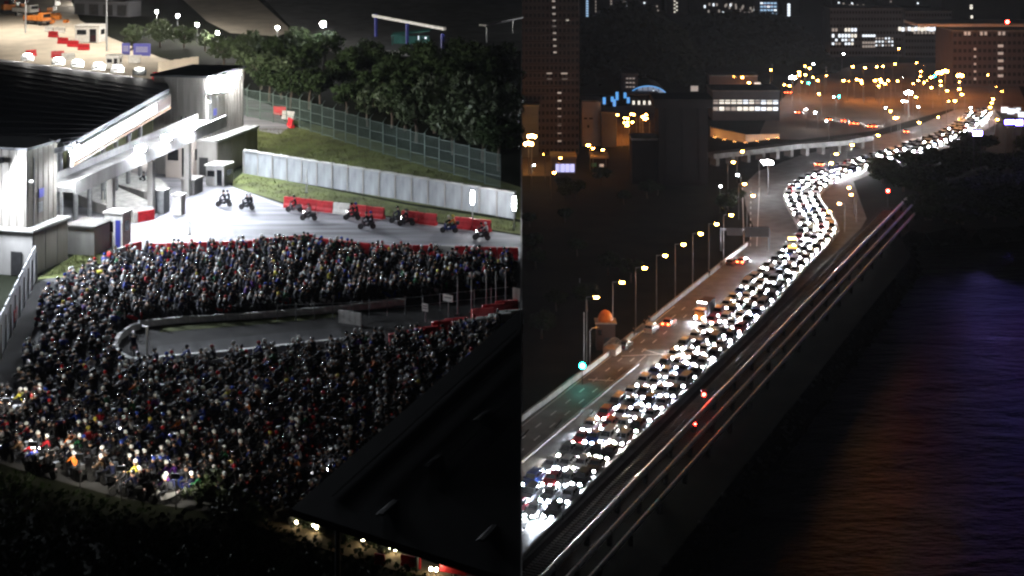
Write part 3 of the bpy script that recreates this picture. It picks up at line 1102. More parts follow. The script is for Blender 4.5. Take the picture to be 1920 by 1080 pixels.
def trunk_mesh(seed, h, rx):
    q = random.Random(seed)
    b = MB()
    pts = [Vector((0, 0, -.3)), Vector((q.uniform(-.2, .2), q.uniform(-.2, .2), h * .5)), Vector((q.uniform(-.3, .3), q.uniform(-.3, .3), h))]
    b.tube(pts[0], pts[1], .24, .18, 8).tube(pts[1], pts[2], .18, .12, 8)
    for i in range(6):
        a = q.uniform(0, 2 * PI)
        s = pts[1].lerp(pts[2], q.uniform(.3, 1))
        e = s + Vector((math.cos(a) * rx * .65, math.sin(a) * rx * .65, q.uniform(.6, 2.0)))
        b.tube(s, e, .09, .03, 6)
    return b.mesh('trunk', 'bark')


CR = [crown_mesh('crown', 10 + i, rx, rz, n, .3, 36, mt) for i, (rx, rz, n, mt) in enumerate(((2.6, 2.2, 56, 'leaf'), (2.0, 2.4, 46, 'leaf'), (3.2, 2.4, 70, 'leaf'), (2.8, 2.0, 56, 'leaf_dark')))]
TR = [trunk_mesh(30 + i, 3.2, r_) for i, r_ in enumerate((2.6, 2.0, 3.2, 2.8))]


def tree(label, p, k, s, group, rz=0.0, name='tree', h=3.6):
    r = thing(name, label, 'tree', p, rz, group)
    put('trunk', TR[k], r)
    put('crown', CR[k], r, (0, 0, h + 1.2))
    r.scale = (s, s, s)
    return r


WORDS = ['one', 'two', 'three', 'four', 'five', 'six', 'seven', 'eight', 'nine', 'ten', 'eleven', 'twelve', 'thirteen', 'fourteen', 'fifteen', 'sixteen', 'seventeen', 'eighteen', 'nineteen', 'twenty'] + ['twenty-%s' % w for w in ('one', 'two', 'three', 'four', 'five', 'six', 'seven', 'eight', 'nine')] + ['thirty', 'thirty-one', 'thirty-two', 'thirty-three']
DK, OL = [], []
# (pixel of the trunk's foot, crown kind, size)
for i, (px, py, k, s) in enumerate(sorted(((250, 92, 0, .95), (300, 88, 2, 1.0), (345, 90, 0, .9), (385, 96, 1, .8), (420, 130, 0, .8), (455, 150, 1, .85), (490, 168, 0, .85), (528, 186, 2, .8), (470, 128, 2, .8), (520, 140, 3, .9), (570, 160, 3, .95), (600, 195, 3, .75), (560, 118, 0, .85), (610, 130, 3, .9), (650, 215, 3, .65), (665, 165, 3, .9), (690, 238, 1, .75), (735, 240, 0, .85),
                                    (780, 268, 0, .95), (815, 250, 2, 1.0), (850, 290, 2, .95), (880, 262, 2, 1.1), (905, 305, 0, 1.05), (935, 270, 2, 1.0), (950, 320, 3, .9), (770, 218, 3, 1.0), (838, 212, 3, 1.1), (905, 205, 3, 1.1), (950, 190, 3, .8), (720, 168, 3, .9), (790, 160, 3, 1.0), (870, 155, 3, 1.0), (940, 145, 3, .8), (700, 205, 3, .85), (745, 190, 3, .95), (640, 185, 3, .9), (815, 185, 3, 1.05), (880, 190, 3, 1.05), (925, 175, 3, 1.0), (760, 245, 3, .9), (860, 235, 3, 1.0), (915, 240, 3, 1.0), (960, 240, 3, .8), (545, 205, 3, .8), (505, 190, 3, .75), (580, 205, 3, .8), (690, 140, 3, .8)), key=lambda t: t[0])):
    p = TP(px, py)
    hgt = 2.6 * s
    p.x = min(p.x, XE * p.y - 3.0 * s)
    g = 'trees on the bank above the plaza' if px < 400 else 'trees along the green fence'
    if px < 400:
        lab = 'leafy tree on the bank, %s from the violet sign boards' % ('first', 'second', 'third', 'fourth')[i]
    elif px < 560 and k != 3:
        lab = 'green tree beside the glaring gate floodlight, trunk %s from the tower' % ('first', 'second', 'third', 'fourth', 'fifth', 'sixth', 'seventh')[min(i - 4, 6)]
    elif k == 3:
        DK.append(px); lab = 'dark bushy tree in the unlit wood, number %s towards the terrace edge' % WORDS[len(DK) - 1]
    else:
        OL.append(px); lab = 'dim olive tree over the green mesh fence, number %s towards the terrace edge' % WORDS[len(OL) - 1]
    tree(lab, p, k, s * (.82 if px < 400 else 1.12), g, R.uniform(0, 6.28), h=2.2 if px < 400 else 3.0)

# grass tufts and bushes
def tufts(name, pix, n, seed, s, mt='grass', lift_=0.0):
    q = random.Random(seed)
    b = MB()
    xs = [p[0] for p in pix]; ys = [p[1] for p in pix]
    c = 0
    while c < n:
        x, y = q.uniform(min(xs), max(xs)), q.uniform(min(ys), max(ys))
        if not inpoly(x, y, pix):
            continue
        c += 1
        p = TP(x, y)
        if p.x > XE * p.y - .4:
            continue
        for k in range(5):
            a = q.uniform(0, 6.28)
            h = s * q.uniform(.5, 1.3)
            d = Vector((math.cos(a), math.sin(a), 0)) * h * .4
            e = Vector((-d.y, d.x, 0)) * .22
            b.add([p - e, p + e, p + d + Vector((0, 0, h))], [(0, 1, 2)])
    return tag(b.build(name, mt), kind='stuff')


tufts('verge_grass', [(440, 342), (462, 328), (560, 348), (760, 388), (970, 416), (970, 436), (900, 426), (760, 406), (540, 382)], 1500, 5, .22)
tufts('field_grass', [(465, 300), (450, 240), (560, 244), (700, 288), (970, 368), (970, 390), (760, 360), (560, 310)], 2600, 6, .3)
tufts('patch_grass', [(90, 515), (140, 480), (200, 458), (236, 470), (205, 488), (120, 515)], 350, 8, .25)

# rough bank in the dark foreground
b = MB()
q = random.Random(12)
bank = [(-40, 885), (60, 905), (230, 955), (400, 985), (440, 960), (480, 985), (560, 1010), (740, 1070), (900, 1120), (560, 1180), (-40, 1180)]
for k in range(5200):
    x, y = q.uniform(-40, 900), q.uniform(880, 1180)
    if not inpoly(x, y, bank):
        continue
    p = TP(x, y) + Vector((0, 0, q.uniform(0, .55)))
    if p.x > XE * p.y - .3:
        continue
    for j in range(3):
        d = Vector((q.gauss(0, 1), q.gauss(0, 1), q.uniform(.2, 1.2))).normalized()
        u = d.orthogonal().normalized()
        s = q.uniform(.1, .24)
        b.add([p - u * s, p + d * s, p + u * s], [(0, 1, 2)])
tag(b.build('bank_undergrowth', 'leaf_dark'), kind='stuff')
bush = crown_mesh('foliage', 77, 1.0, .8, 22, .13, 40, 'leaf')
for i, (px, py, s) in enumerate(((405, 930, 1.1), (440, 960, 1.0), (370, 950, .9), (470, 985, .9), (425, 985, 1.0), (590, 1000, .5), (650, 1020, .45), (690, 1032, .45), (620, 1008, .5), (560, 992, .5), (720, 1045, .45))):
    r = thing('bush', ('dark rounded bush over the crowd edge, %s of the foreground clump' % NUM[i]) if i < 5 else ('small lit shrub in the planting strip, %s below the dark roof' % NUM[i - 5]), 'bush', TP(px, py), R.uniform(0, 6), 'bushes at the crowd edge' if i < 5 else 'shrubs in the planting strip')
    MB().tube((0, 0, 0), (0, 0, .7), .05, .03, 6).build('stem', 'bark', r)
    put('foliage', bush, r, (0, 0, .8))
    r.scale = (s, s, s)

# ------------------------------------------------------------------ dark roof close to the viewer
r = thing('yard_roof', 'big unlit black roof over the yard, its edge cutting across the crowd', 'roof', TP(700, 900, 0))
o = Vector(r.location)
e1, e2, e3, e4 = TP(545, 968, 8), TP(978, 588, 8), TP(978, 1100, 8), TP(905, 1084, 8)
rp2 = [e1, e2, e3, e4]
for p in rp2:
    p.x = min(p.x, XE * p.y - .05)
MB().prism([p - o for p in rp2], .35).build('roof', 'roof_black', r)
ang, L = bar_dir(e1, e2)
for i in range(1, 9):
    off = Vector((math.sin(ang), -math.cos(ang), 0)) * i * 1.25
    A, B_ = e1 + off + (e2 - e1) * (.06 * i), e2 + off
    t = 1.0
    while t > .05:
        Bq = A.lerp(B_, t)
        if Bq.x < XE * Bq.y - .3:
            break
        t -= .02
    MB().tube(A - o + Vector((0, 0, .36)), Bq - o + Vector((0, 0, .36)), .03, .03, 4).build('roof_seam', 'roof_black', r)
for px, py in ((905, 780), (812, 865), (728, 952), (915, 1000)):
    p = TP(px, py, 8.35) - o
    MB().box((p.x, p.y, p.z + .03), (1.9, .45, .05), ang, 0, (.9, .5)).build('roof_vent', 'roof_black', r)
for t in (.1, .4, .7, .95):
    A = e1.lerp(e2, t) + Vector((.9, -.9, 0))
    if A.x < XE * A.y - .4:
        MB().tube((A.x - o.x, A.y - o.y, zt(A.y) - o.z), (A.x - o.x, A.y - o.y, zt(A.y) + 8 - o.z), .14, .14, 8).build('column', 'steel_dark', r)

M['median_asphalt'] = mat('median_asphalt', (.022, .021, .02), .9, var=.6, scale=.5, bump=.4)
# ------------------------------------------------------------------ median of the queue
def kerbline(name, label, pix, w=.32, h=.5, step=1.0, mt='paint_white', cat='kerb'):
    pts = [TP(*p) for p in pix]
    r = thing(name, label, cat, pts[0])
    o = Vector(r.location)
    me = MB().box((step / 2, 0, h / 2), (step - .03, w, h)).mesh('kerb_stone', mt)
    for p, a in along(pts, step):
        put('kerb_stone', me, r, p - o, a)
    return r


kerbline('median_kerb', 'pale U-shaped kerb round the blunt end of the median in the crowd', [(760, 571), (640, 584), (480, 597), (330, 606), (275, 612), (245, 622), (224, 638), (215, 655), (222, 672), (245, 684), (300, 680), (440, 668), (640, 646)])
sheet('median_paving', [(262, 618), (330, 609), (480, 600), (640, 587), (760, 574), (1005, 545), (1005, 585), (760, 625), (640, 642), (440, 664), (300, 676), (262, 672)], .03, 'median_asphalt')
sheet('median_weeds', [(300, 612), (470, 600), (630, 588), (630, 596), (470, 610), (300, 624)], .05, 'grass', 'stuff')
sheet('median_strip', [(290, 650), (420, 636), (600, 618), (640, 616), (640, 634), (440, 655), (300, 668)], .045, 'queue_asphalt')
r = thing('median_gate', 'tall pale post with crossbar at the blunt end of the median', 'post', TP(276, 668))
MB().tube((0, 0, 0), (0, 0, 2.3), .09, .09, 8).build('pole', 'white_plastic', r)
MB().box((0, 0, .05), (.5, .5, .1)).build('foot', 'concrete_dark', r)
MB().tube((0, 0, 2.2), (-.5, .6, 2.2), .05, .05, 6).build('crossbar', 'white_plastic', r)
r = thing('panel_screen', 'white ribbed panel screen standing upright on the median', 'screen', TP(656, 611), -.5)
for i in range(4):
    MB().box((-.84 + i * .56, 0, .62), (.53, .1, 1.1)).build('panel', 'white_plastic', r)
MB().box((0, .08, .08), (2.3, .3, .14)).build('foot', 'concrete_dark', r)
# fence of posts and rails along the median
fp = [TP(520, 604), TP(640, 600), TP(760, 590), TP(960, 568)]
r = thing('median_fence', 'thin grey post and rail fence along the middle of the median', 'fence', fp[0])
o = Vector(r.location)
pm = MB().tube((0, 0, 0), (0, 0, 1.5), .035, .035, 6).mesh('post', 'steel')
rm = MB().tube((0, 0, 1.4), (1.5, 0, 1.4), .03, .03, 5).mesh('rail', 'steel')
rm2 = MB().tube((0, 0, .7), (1.5, 0, .7), .03, .03, 5).mesh('rail', 'steel')
for p, a in along(fp, 1.5):
    if p.x > XE * p.y - 1.7:
        break
    for nm, me in (('post', pm), ('rail', rm), ('rail', rm2)):
        put(nm, me, r, p - o, a)


def signpost(label, pix, h, w, hh, mt, bar=None, cat='sign', name='sign'):
    r = thing(name, label, cat, TP(*pix), -.6)
    MB().tube((0, .06, 0), (0, .06, h), .05, .05, 6).build('pole', 'steel', r)
    MB().box((0, 0, h - hh / 2), (w, .05, hh)).build('panel', mt, r)
    if bar:
        for z in bar:
            MB().box((0, -.03, h - hh / 2 + z * hh), (w * .7, .02, hh * .12)).build('text_bar', 'trim', r)
    return r


signpost('small square white sign with dark bars on the median', (797, 605), 1.55, .62, .62, 'white_plastic', (.2, -.12))
signpost('white sign board tilted over the riders on the median', (840, 596), 1.9, 1.0, .55, 'white_plastic', (.1,))
signpost('cream sign board at the far end of the median by the terrace edge', (968, 585), 2.0, .7, 1.1, 'facade_pale')
for i, (px, py) in enumerate(((858, 590), (884, 586), (912, 582), (930, 580), (948, 577))):
    r = thing('gantry_post', 'slender grey post among the riders, %s from the tilted white sign' % NUM[i], 'post', TP(px, py), 0, 'grey posts near the terrace edge')
    MB().tube((0, 0, 0), (0, 0, 3.2), .06, .05, 8).build('pole', 'steel', r)
    MB().box((0, 0, .05), (.4, .4, .1)).build('foot', 'concrete_dark', r)

# hoarding at the photo's edge
hp = [TP(72, 545), TP(34, 640), TP(-6, 735), TP(-40, 830)]
hp = [TP(66, 528), TP(30, 606), TP(-8, 690), TP(-60, 805)]
r = thing('hoarding', 'tall pale sheet hoarding beside the near gate tower, edging the crowd', 'hoarding', hp[0])
o = Vector(r.location)
for p, a in along(hp, 2.4):
    p = p.copy(); p.z = zt(p.y)
    MB().box((1.2, 0, 1.6), (2.34, .1, 3.2)).build('panel', 'hoarding', r, loc=p - o, rz=a)
    MB().box((0, .1, 1.3), (.1, .12, 2.6)).build('post', 'steel', r, loc=p - o, rz=a)
p = hp[1].lerp(hp[2], .1)
d = (hp[2] - hp[1]).normalized()
r = thing('warning_sign', 'red warning board fixed to the pale hoarding', 'sign', (p.x, p.y, zt(p.y) + .5), math.atan2(d.y, d.x))
MB().box((0, .1, .5), (1.5, .04, .95), 0).build('panel', 'red_plastic', r)
MB().box((.1, .13, .5), (.5, .02, .4), 0).build('emblem', 'white_plastic', r)

# ------------------------------------------------------------------ plaza and yard beyond the canopy
booth('white kiosk with flat pale roof on the plaza beyond the canopy', (170, 78), 4.6, 3.2, 3.0, 'white_plastic', 'white_plastic', rz=-.15, name='kiosk', cat='kiosk')
for px, py, w, h, lab in ((236, 106, 1.4, 2.0, 'narrow violet-blue sign board near the tree bank'), (266, 108, 3.0, 2.1, 'wide violet-blue sign board beside the narrow one')):
    p = TP(px, py)
    r = thing('sign_board', lab, 'sign', p, -.1)
    MB().box((0, 0, h / 2 + .3), (w, .12, h)).build('panel', 'sign_blue', r)
    for i in range(4):
        MB().box((0, -.07, h * .3 + .25 * i + .4), (w * .7, .02, .09)).build('text_bar', 'white_plastic', r)
    for s in (-1, 1):
        MB().box((s * w * .4, .1, .3), (.1, .1, .6)).build('leg', 'steel', r)
booth('white cubicle on the plaza below the blue sign boards', (214, 128), 2.2, 1.6, 2.1, 'white_plastic', 'white_plastic', name='cubicle', cat='cubicle', rz=-.1)
booth('small white box shelter under the wide blue sign board', (252, 118), 1.7, 1.0, 1.1, 'white_plastic', 'white_plastic', False, name='box_shelter', cat='box', rz=-.1)
r = thing('beige_wall', 'beige screen wall standing behind the far gate tower', 'wall', TP(330, 152))
o = Vector(r.location)
a, L = bar_dir(TP(296, 146), TP(372, 138))
for i in range(5):
    p = TP(296, 158).lerp(TP(372, 146), (i + .5) / 5) - o
    MB().box((p.x, p.y, p.z + 1.7), (1.35, .25, 3.4), a).build('panel', 'plaza_paving', r)


def lorry(label, pix, rz, cab='orange_paint', box_='orange_paint', L=6.0, name='lorry'):
    r = thing(name, label, 'lorry', TP(*pix), rz)
    MB().box((0, 0, .75), (L, 2.0, .3)).build('chassis', 'trim', r)
    MB().box((L / 2 - .85, 0, 1.65), (1.6, 2.1, 1.5), 0, 0, (.8, .95)).build('cab', cab, r)
    MB().box((L / 2 - .08, 0, 1.9), (.06, 1.7, .65)).build('windscreen', 'glass', r)
    MB().box((-.9, 0, 1.3), (L - 1.9, 2.2, .8)).build('cargo_bed', box_, r)
    for x in (L / 2 - 1, -L / 2 + 1.2):
        for y in (-1, 1):
            MB().tube((x, y * .85, .45), (x, y * 1.08, .45), .45, .45, 12).build('wheel', 'rubber', r)
    return r


lorry('orange lorry parked on the plaza above the barrier stack', (70, 46), -.6)
lorry('white lorry parked behind the orange one on the plaza', (48, 30), -.6, 'white_plastic', 'white_plastic')
r = thing('excavator', 'yellow orange excavator with raised boom in the plaza corner', 'excavator', TP(18, 26), .6)
MB().box((0, 0, .4), (3.0, .6, .7)).box((0, 1.8, .4), (3.0, .6, .7)).build('tracks', 'rubber', r)
MB().box((0, .9, 1.4), (2.4, 2.0, 1.1)).build('body', 'orange_paint', r)
MB().box((.6, .5, 2.4), (1.1, 1.0, 1.2)).build('cab', 'glass', r)
MB().path([(1.0, 1.2, 1.6), (2.4, 1.2, 4.2), (3.8, 1.2, 2.8)], .16).build('boom', 'orange_paint', r)
MB().box((3.9, 1.2, 2.4), (.6, .9, .6)).build('bucket', 'steel_dark', r)
q = random.Random(44)
for i in range(16):
    px, py = q.uniform(20, 130), q.uniform(8, 50)
    if py > 52 - (130 - px) * .35 + 8:
        py -= 18
    col = q.choice(['white_plastic', 'red_plastic', 'orange_paint', 'white_plastic'])
    w = q.uniform(.9, 1.6)
    r = thing('crate', '%s site crate in the heap of materials on the plaza corner' % {'white_plastic': 'white', 'red_plastic': 'red', 'orange_paint': 'orange'}[col], 'crate', TP(px, py), q.uniform(0, 3), 'crates heaped in the plaza corner')
    MB().box((0, 0, w * .35), (w, w * .8, w * .7)).build('body', col, r)
    MB().box((0, 0, w * .72), (w + .06, w * .8 + .06, .08)).build('lid', 'trim' if col != 'white_plastic' else 'kerb', r)
# building with ceiling lamps at the top
r = thing('shed', 'dark open shed with a row of lamps at the top of the plaza', 'shed', TP(190, 30), -.42)
MB().box((0, 2, 1.6), (14, 4, 3.2)).build('wall', 'facade_grey', r)
MB().box((0, 1.4, 3.3), (15, 6.4, .25)).build('roof', 'roof_dark', r)
for i in range(4):
    MB().box((-5.5 + i * 3.6, -.05, 1.3), (2.4, .08, 2.2)).build('door', 'steel_dark', r)
for px, py, lab in ((163, 6, 'first'), (186, 13, 'second'), (211, 22, 'third')):
    p = TP(px, py, 0)
    r = thing('shed_lamp', '%s white lamp in the row on the dark shed, counted from the plaza side' % lab, 'lamp', p)
    MB().tube((0, 0, 0), (0, 0, .5), .05, .05, 6).build('bracket', 'steel', r)
    MB().box((0, 0, .6), (.9, .4, .25)).build('lamp', 'em_shed', r)
for px, py, lab in ((294, 22, 'small white lamp on the bank above the leafy trees'), (333, 30, 'white post lamp at the edge of the beige upper road'), (370, 46, 'white post lamp halfway down the beige upper road'), (408, 62, 'white post lamp at the foot of the beige upper road'), (520, 52, 'white post lamp at the pointed end of the beige upper road')):
    p = TP(px, py, 3.4)
    p.z = zt(p.y)
    r = thing('post_lamp', lab, 'lamp', p)
    MB().tube((0, 0, 0), (0, 0, 3.2), .08, .06, 8).build('pole', 'steel', r)
    MB().ball((0, 0, 3.4), .24, 10, 6).build('lamp', 'em_bollard', r)
# lone glaring lamp on a tall post
r = thing('mast_lamp', 'lone glaring lamp on a tall mast above the dark trees', 'lamp', TP(606, 130))
MB().tube((0, 0, 0), (0, 0, 7.2), .12, .07, 8).build('pole', 'steel_dark', r)
MB().ball((0, 0, 7.4), .42, 12, 8).build('lamp', 'em_flood_soft', r)
# blue gantry frame and teal shelter
r = thing('blue_gantry', 'pale overhead beam carried on dark blue posts above the teal shelter', 'gantry', TP(770, 60))
o = Vector(r.location)
A, B_ = TP(700, 22, 4.5), TP(834, 62, 4.5)
a, L = bar_dir(A, B_)
c = (A + B_) / 2 - o
MB().box((c.x, c.y, c.z), (L, .5, .5), a).build('beam', 'white_plastic', r)
for t in (.04, .5, .97):
    p = A.lerp(B_, t)
    MB().box((p.x - o.x, p.y - o.y, zt(p.y) + 2.12 - o.z), (.45, .45, 4.24), a).build('post', 'blue_paint', r)
r = thing('teal_shelter', 'low teal shelter with sloping roof in the dark yard', 'shelter', TP(770, 84), -.1)
MB().add([(-3.4, -1, 1.6), (3.6, -1, 2.5), (3.6, 1.2, 2.7), (-3.4, 1.2, 1.9), (-3.4, -1, 1.75), (3.6, -1, 2.65), (3.6, 1.2, 2.85), (-3.4, 1.2, 2.05)], [(3, 2, 1, 0), (4, 5, 6, 7), (0, 1, 5, 4), (1, 2, 6, 5), (2, 3, 7, 6), (3, 0, 4, 7)]).build('roof', 'teal_paint', r)
MB().box((0, 1, .8), (6.6, .15, 1.55)).build('back_wall', 'teal_paint', r)
for x in (-3.2, 0, 3.4):
    MB().box((x, -.9, .8), (.14, .14, 1.55)).build('post', 'teal_paint', r)
MB().box((1.3, .8, 1.2), (.14, .1, .7)).build('lamp', 'em_winw', r)
MB().box((2.6, .8, 1.2), (.3, .1, .3)).build('lamp', 'em_winw', r)
r = thing('low_wall', 'broken pale low wall in front of the teal shelter', 'wall', TP(725, 104), -.05)
for i in range(11):
    MB().box((-4.6 + i * .95, 0, .42), (.9, .2, .75 + .3 * R.random())).build('panel', 'concrete', r)
MB().box((4.5, -.2, .9), (.5, .12, .12)).build('lamp', 'em_winw', r)
A, B_ = TP(905, 52, 3), TP(975, 28, 3)
r = thing('far_canopy', 'thin grey canopy strip at the dark top corner of the terrace', 'canopy', TP(940, 60))
o = Vector(r.location)
a, L = bar_dir(A, B_)
c = (A + B_) / 2 - o
MB().box((c.x, c.y, c.z), (L, 1.4, .3), a).build('roof', 'concrete', r)
for t in (.1, .8):
    p = A.lerp(B_, t)
    MB().box((p.x - o.x, p.y - o.y, zt(p.y) + 1.4 - o.z), (.2, .2, 2.8), a).build('post', 'steel', r)
# edge lines and worn patches on the approach road
q_ = MB()
for pix in ([(446, 358), (540, 391), (760, 417), (900, 437)], [(240, 474), (440, 464), (556, 456), (700, 472), (960, 482)]):
    pp = lift([TP(*p) for p in pix], .034)
    for p_, a_ in along(pp, 1.0):
        e_ = Vector((math.cos(a_), math.sin(a_), 0))
        f_ = Vector((-e_.y, e_.x, 0)) * .07
        v_ = [p_ - f_, p_ + e_ - f_, p_ + e_ + f_, p_ + f_]
        q_.poly([Vector((t_.x, t_.y, zt(t_.y) + .034)) for t_ in v_])
tag(q_.build('approach_markings', 'paint_white'), kind='structure')
# a yard lamp, then low lamps added to light the crowd's front corner
for px, py, lab in ((12, 806, 'yellowish lamp among the riders at the photo edge'), (62, 892, 'added low fill lamp at the front edge of the crowd, nearest the photo edge'), (150, 916, 'added low fill lamp at the front edge of the crowd, second from the photo edge'), (228, 940, 'added low fill lamp at the front edge of the crowd beside brightly lit motorcycles'), (330, 955, 'added low fill lamp at the front edge of the crowd, next to the dark bushes')):
    r = thing('yard_and_fill_lamp', lab, 'lamp', TP(px, py))
    MB().tube((0, 0, 0), (0, 0, 1.9), .04, .04, 6).build('pole', 'steel_dark', r)
    MB().box((0, -.08, 2.02), (.5, .12, .3)).build('hood', 'steel_dark', r)
    MB().box((0, .02, 2.0), (.4, .08, .2)).build('lamp', 'em_yard', r)
# planting-strip lamps and signs in the foreground
for px, py, lab, mt in ((556, 984, 'first small lamp in the planting strip below the dark roof', 'em_garden'), (586, 990, 'pair lamp in the planting strip beside the dark roof edge', 'em_garden'), (594, 993, 'second of the paired lamps beside the dark roof edge', 'em_garden'), (680, 1018, 'small yellowish lamp halfway along the planting strip', 'em_garden'), (730, 1030, 'white lamp in the planting strip above the red boards', 'em_garden'), (742, 1034, 'white lamp beside another at the end of the planting strip', 'em_garden'), (808, 1072, 'white lamp of the pair by the red boards', 'em_garden'), (818, 1073, 'second white lamp of the pair by the red boards', 'em_garden')):
    r = thing('garden_lamp', lab, 'lamp', TP(px, py + 8))
    MB().tube((0, 0, 0), (0, 0, .3), .03, .03, 6).build('pole', 'steel_dark', r)
    MB().ball((0, 0, .38), .10, 8, 5).build('lamp', mt, r)
for px, py, w in ((712, 1058, .6), (770, 1062, 1.2), (850, 1074, 1.6), (900, 1080, 1.4)):
    r = thing('red_board', 'low red board at the foot of the planting strip', 'board', TP(px, py + 6), -.4, 'red boards in the foreground')
    MB().box((0, 0, .45), (w, .08, .6)).build('panel', 'red_plastic', r)
    MB().box((0, .08, .2), (.1, .1, .4)).build('leg', 'steel', r)

# added masts, heads out of view, that stand in for unseen plaza lights
for px, py, lab in ((48, 62, 'added plaza fill mast, lamps out of view, beside the orange lorry'), (200, 96, 'added plaza fill mast, lamps out of view, between kiosk and blue boards')):
    p = TP(px, py)
    r = thing('plaza_fill_mast', lab, 'mast light', p)
    MB().tube((0, 0, 0), (0, 0, 22), .18, .1, 8).build('pole', 'steel', r)
    for k in range(3):
        a = k * 2.1 + .3
        c = (math.cos(a) * 1.1, math.sin(a) * 1.1)
        MB().tube((c[0], c[1], 21.2), (c[0], c[1], 22.3), .85, .6, 14, 0, False).disc((c[0], c[1], 22.3), (0, 0, 1), .6, .6, 14).build('hood', 'steel_dark', r)
        MB().disc((c[0], c[1], 22.1), (0, 0, -1), .5, .5, 12).build('lamp', 'em_mast_fill', r)

# ------------------------------------------------------------------ riders and their motorcycles
def skin_mesh(name, J, E, mats, zone, sub=1):
    me = bpy.data.meshes.new(name)
    me.from_pydata([j[:3] for j in J], E, [])
    o = bpy.data.objects.new('tmp', me)
    C.objects.link(o)
    o.modifiers.new('s', 'SKIN')
    sv = me.skin_vertices[0].data
    for i, j in enumerate(J):
        sv[i].radius = (j[3], j[4] if len(j) > 4 else j[3])
        sv[i].use_root = (i == 0)
    if sub:
        m_ = o.modifiers.new('u', 'SUBSURF')
        m_.levels = sub
    dg = bpy.context.evaluated_depsgraph_get()
    ev = o.evaluated_get(dg)
    out = bpy.data.meshes.new_from_object(ev)
    out.name = name
    bpy.data.objects.remove(o)
    bpy.data.meshes.remove(me)
    out.materials.clear()
    for k in mats:
        out.materials.append(M[k])
    JV = [Vector(j[:3]) for j in J]
    for p in out.polygons:
        c = p.center
        i = min(range(len(JV)), key=lambda k: (JV[k] - c).length_squared)
        p.material_index = zone[i]
    out.shade_smooth()
    return out


def rider_skel(foot=False, lean=0.0, twist=0.0, fingers=True):
    J = [(0, -.16, .84, .15, .13), (0, -.14 + lean * .3, 1.04, .15, .12), (0, -.06 + lean * .7, 1.26, .18, .13), (0, -.01 + lean, 1.42, .065), (twist * .03, .05 + lean, 1.56, .085, .095), (twist * .03, .05 + lean, 1.66, .07)]
    Z = [1, 0, 0, 2, 2, 2]
    E = [(0, 1), (1, 2), (2, 3), (3, 4), (4, 5)]
    for s in (-1, 1):
        k = len(J)
        J += [(s * .20, -.05 + lean * .8, 1.34, .075), (s * .31, .15 + lean * .5, 1.13, .056), (s * .31, .38, 1.04, .04), (s * .30, .45, 1.02, .038, .028)]
        Z += [0, 0, 0, 2]
        E += [(2, k), (k, k + 1), (k + 1, k + 2), (k + 2, k + 3)]
        if fingers:
            for f, (dx, ln) in enumerate(((-.027, .045), (-.009, .052), (.009, .05), (.026, .04))):
                q = len(J)
                J += [(s * .30 + dx, .48, 1.025, .009), (s * .30 + dx, .48 + ln * .7, 1.01, .0085), (s * .30 + dx, .47 + ln * .6, .985, .008)]
                Z += [2, 2, 2]
                E += [(k + 3, q), (q, q + 1), (q + 1, q + 2)]
            q = len(J)
            J += [(s * .265, .46, 1.0, .011), (s * .25, .485, .985, .009)]
            Z += [2, 2]
            E += [(k + 3, q), (q, q + 1)]
    for s in (-1, 1):
        k = len(J)
        if foot and s == 1:
            J += [(s * .12, -.12, .80, .105), (s * .30, .24, .60, .072), (s * .38, .10, .12, .045), (s * .40, .25, .05, .042, .035)]
        else:
            J += [(s * .11, -.12, .80, .105), (s * .21, .28, .72, .072), (s * .20, .20, .30, .046), (s * .20, .34, .24, .042, .035)]
        Z += [1, 1, 1, 3]
        E += [(0, k), (k, k + 1), (k + 1, k + 2), (k + 2, k + 3)]
    return J, E, Z


RMATS = ['cloth', 'trousers', 'skin', 'shoe']
BODY = []
for a_ in ((False, 0, 0), (True, .02, .5), (True, .08, -.6), (False, .1, .2)):
    J, E, Z = rider_skel(*a_)
    BODY.append(skin_mesh('body', J, E, RMATS, Z, 1))


def helmet_meshes():
    q = MB().ball((0, .04, 1.625), (.135, .155, .15), 14, 9, 0, -.45)
    h = q.mesh('helmet', 'helmet', True)
    v = MB()
    vs, fs = [], []
    for j, z in enumerate((1.56, 1.63, 1.69)):
        for i in range(7):
            a = PI / 2 + (i - 3) * .36
            vs.append((.139 * math.cos(a), .04 + .16 * math.sin(a), z))
    for j in range(2):
        for i in range(6):
            fs.append((j * 7 + i + 1, j * 7 + i, (j + 1) * 7 + i, (j + 1) * 7 + i + 1))
    v.add(vs, fs)
    return h, v.mesh('visor', 'glass', True)


HELM, VISOR = helmet_meshes()
PACK = MB().loft([[(x * s, -.36 - d, z) for x, z in ((-.15, .98), (.15, .98), (.16, 1.32), (-.16, 1.32))] for s, d in ((1, -.12), (1.05, 0), (.8, .1))]).mesh('backpack', 'trousers')


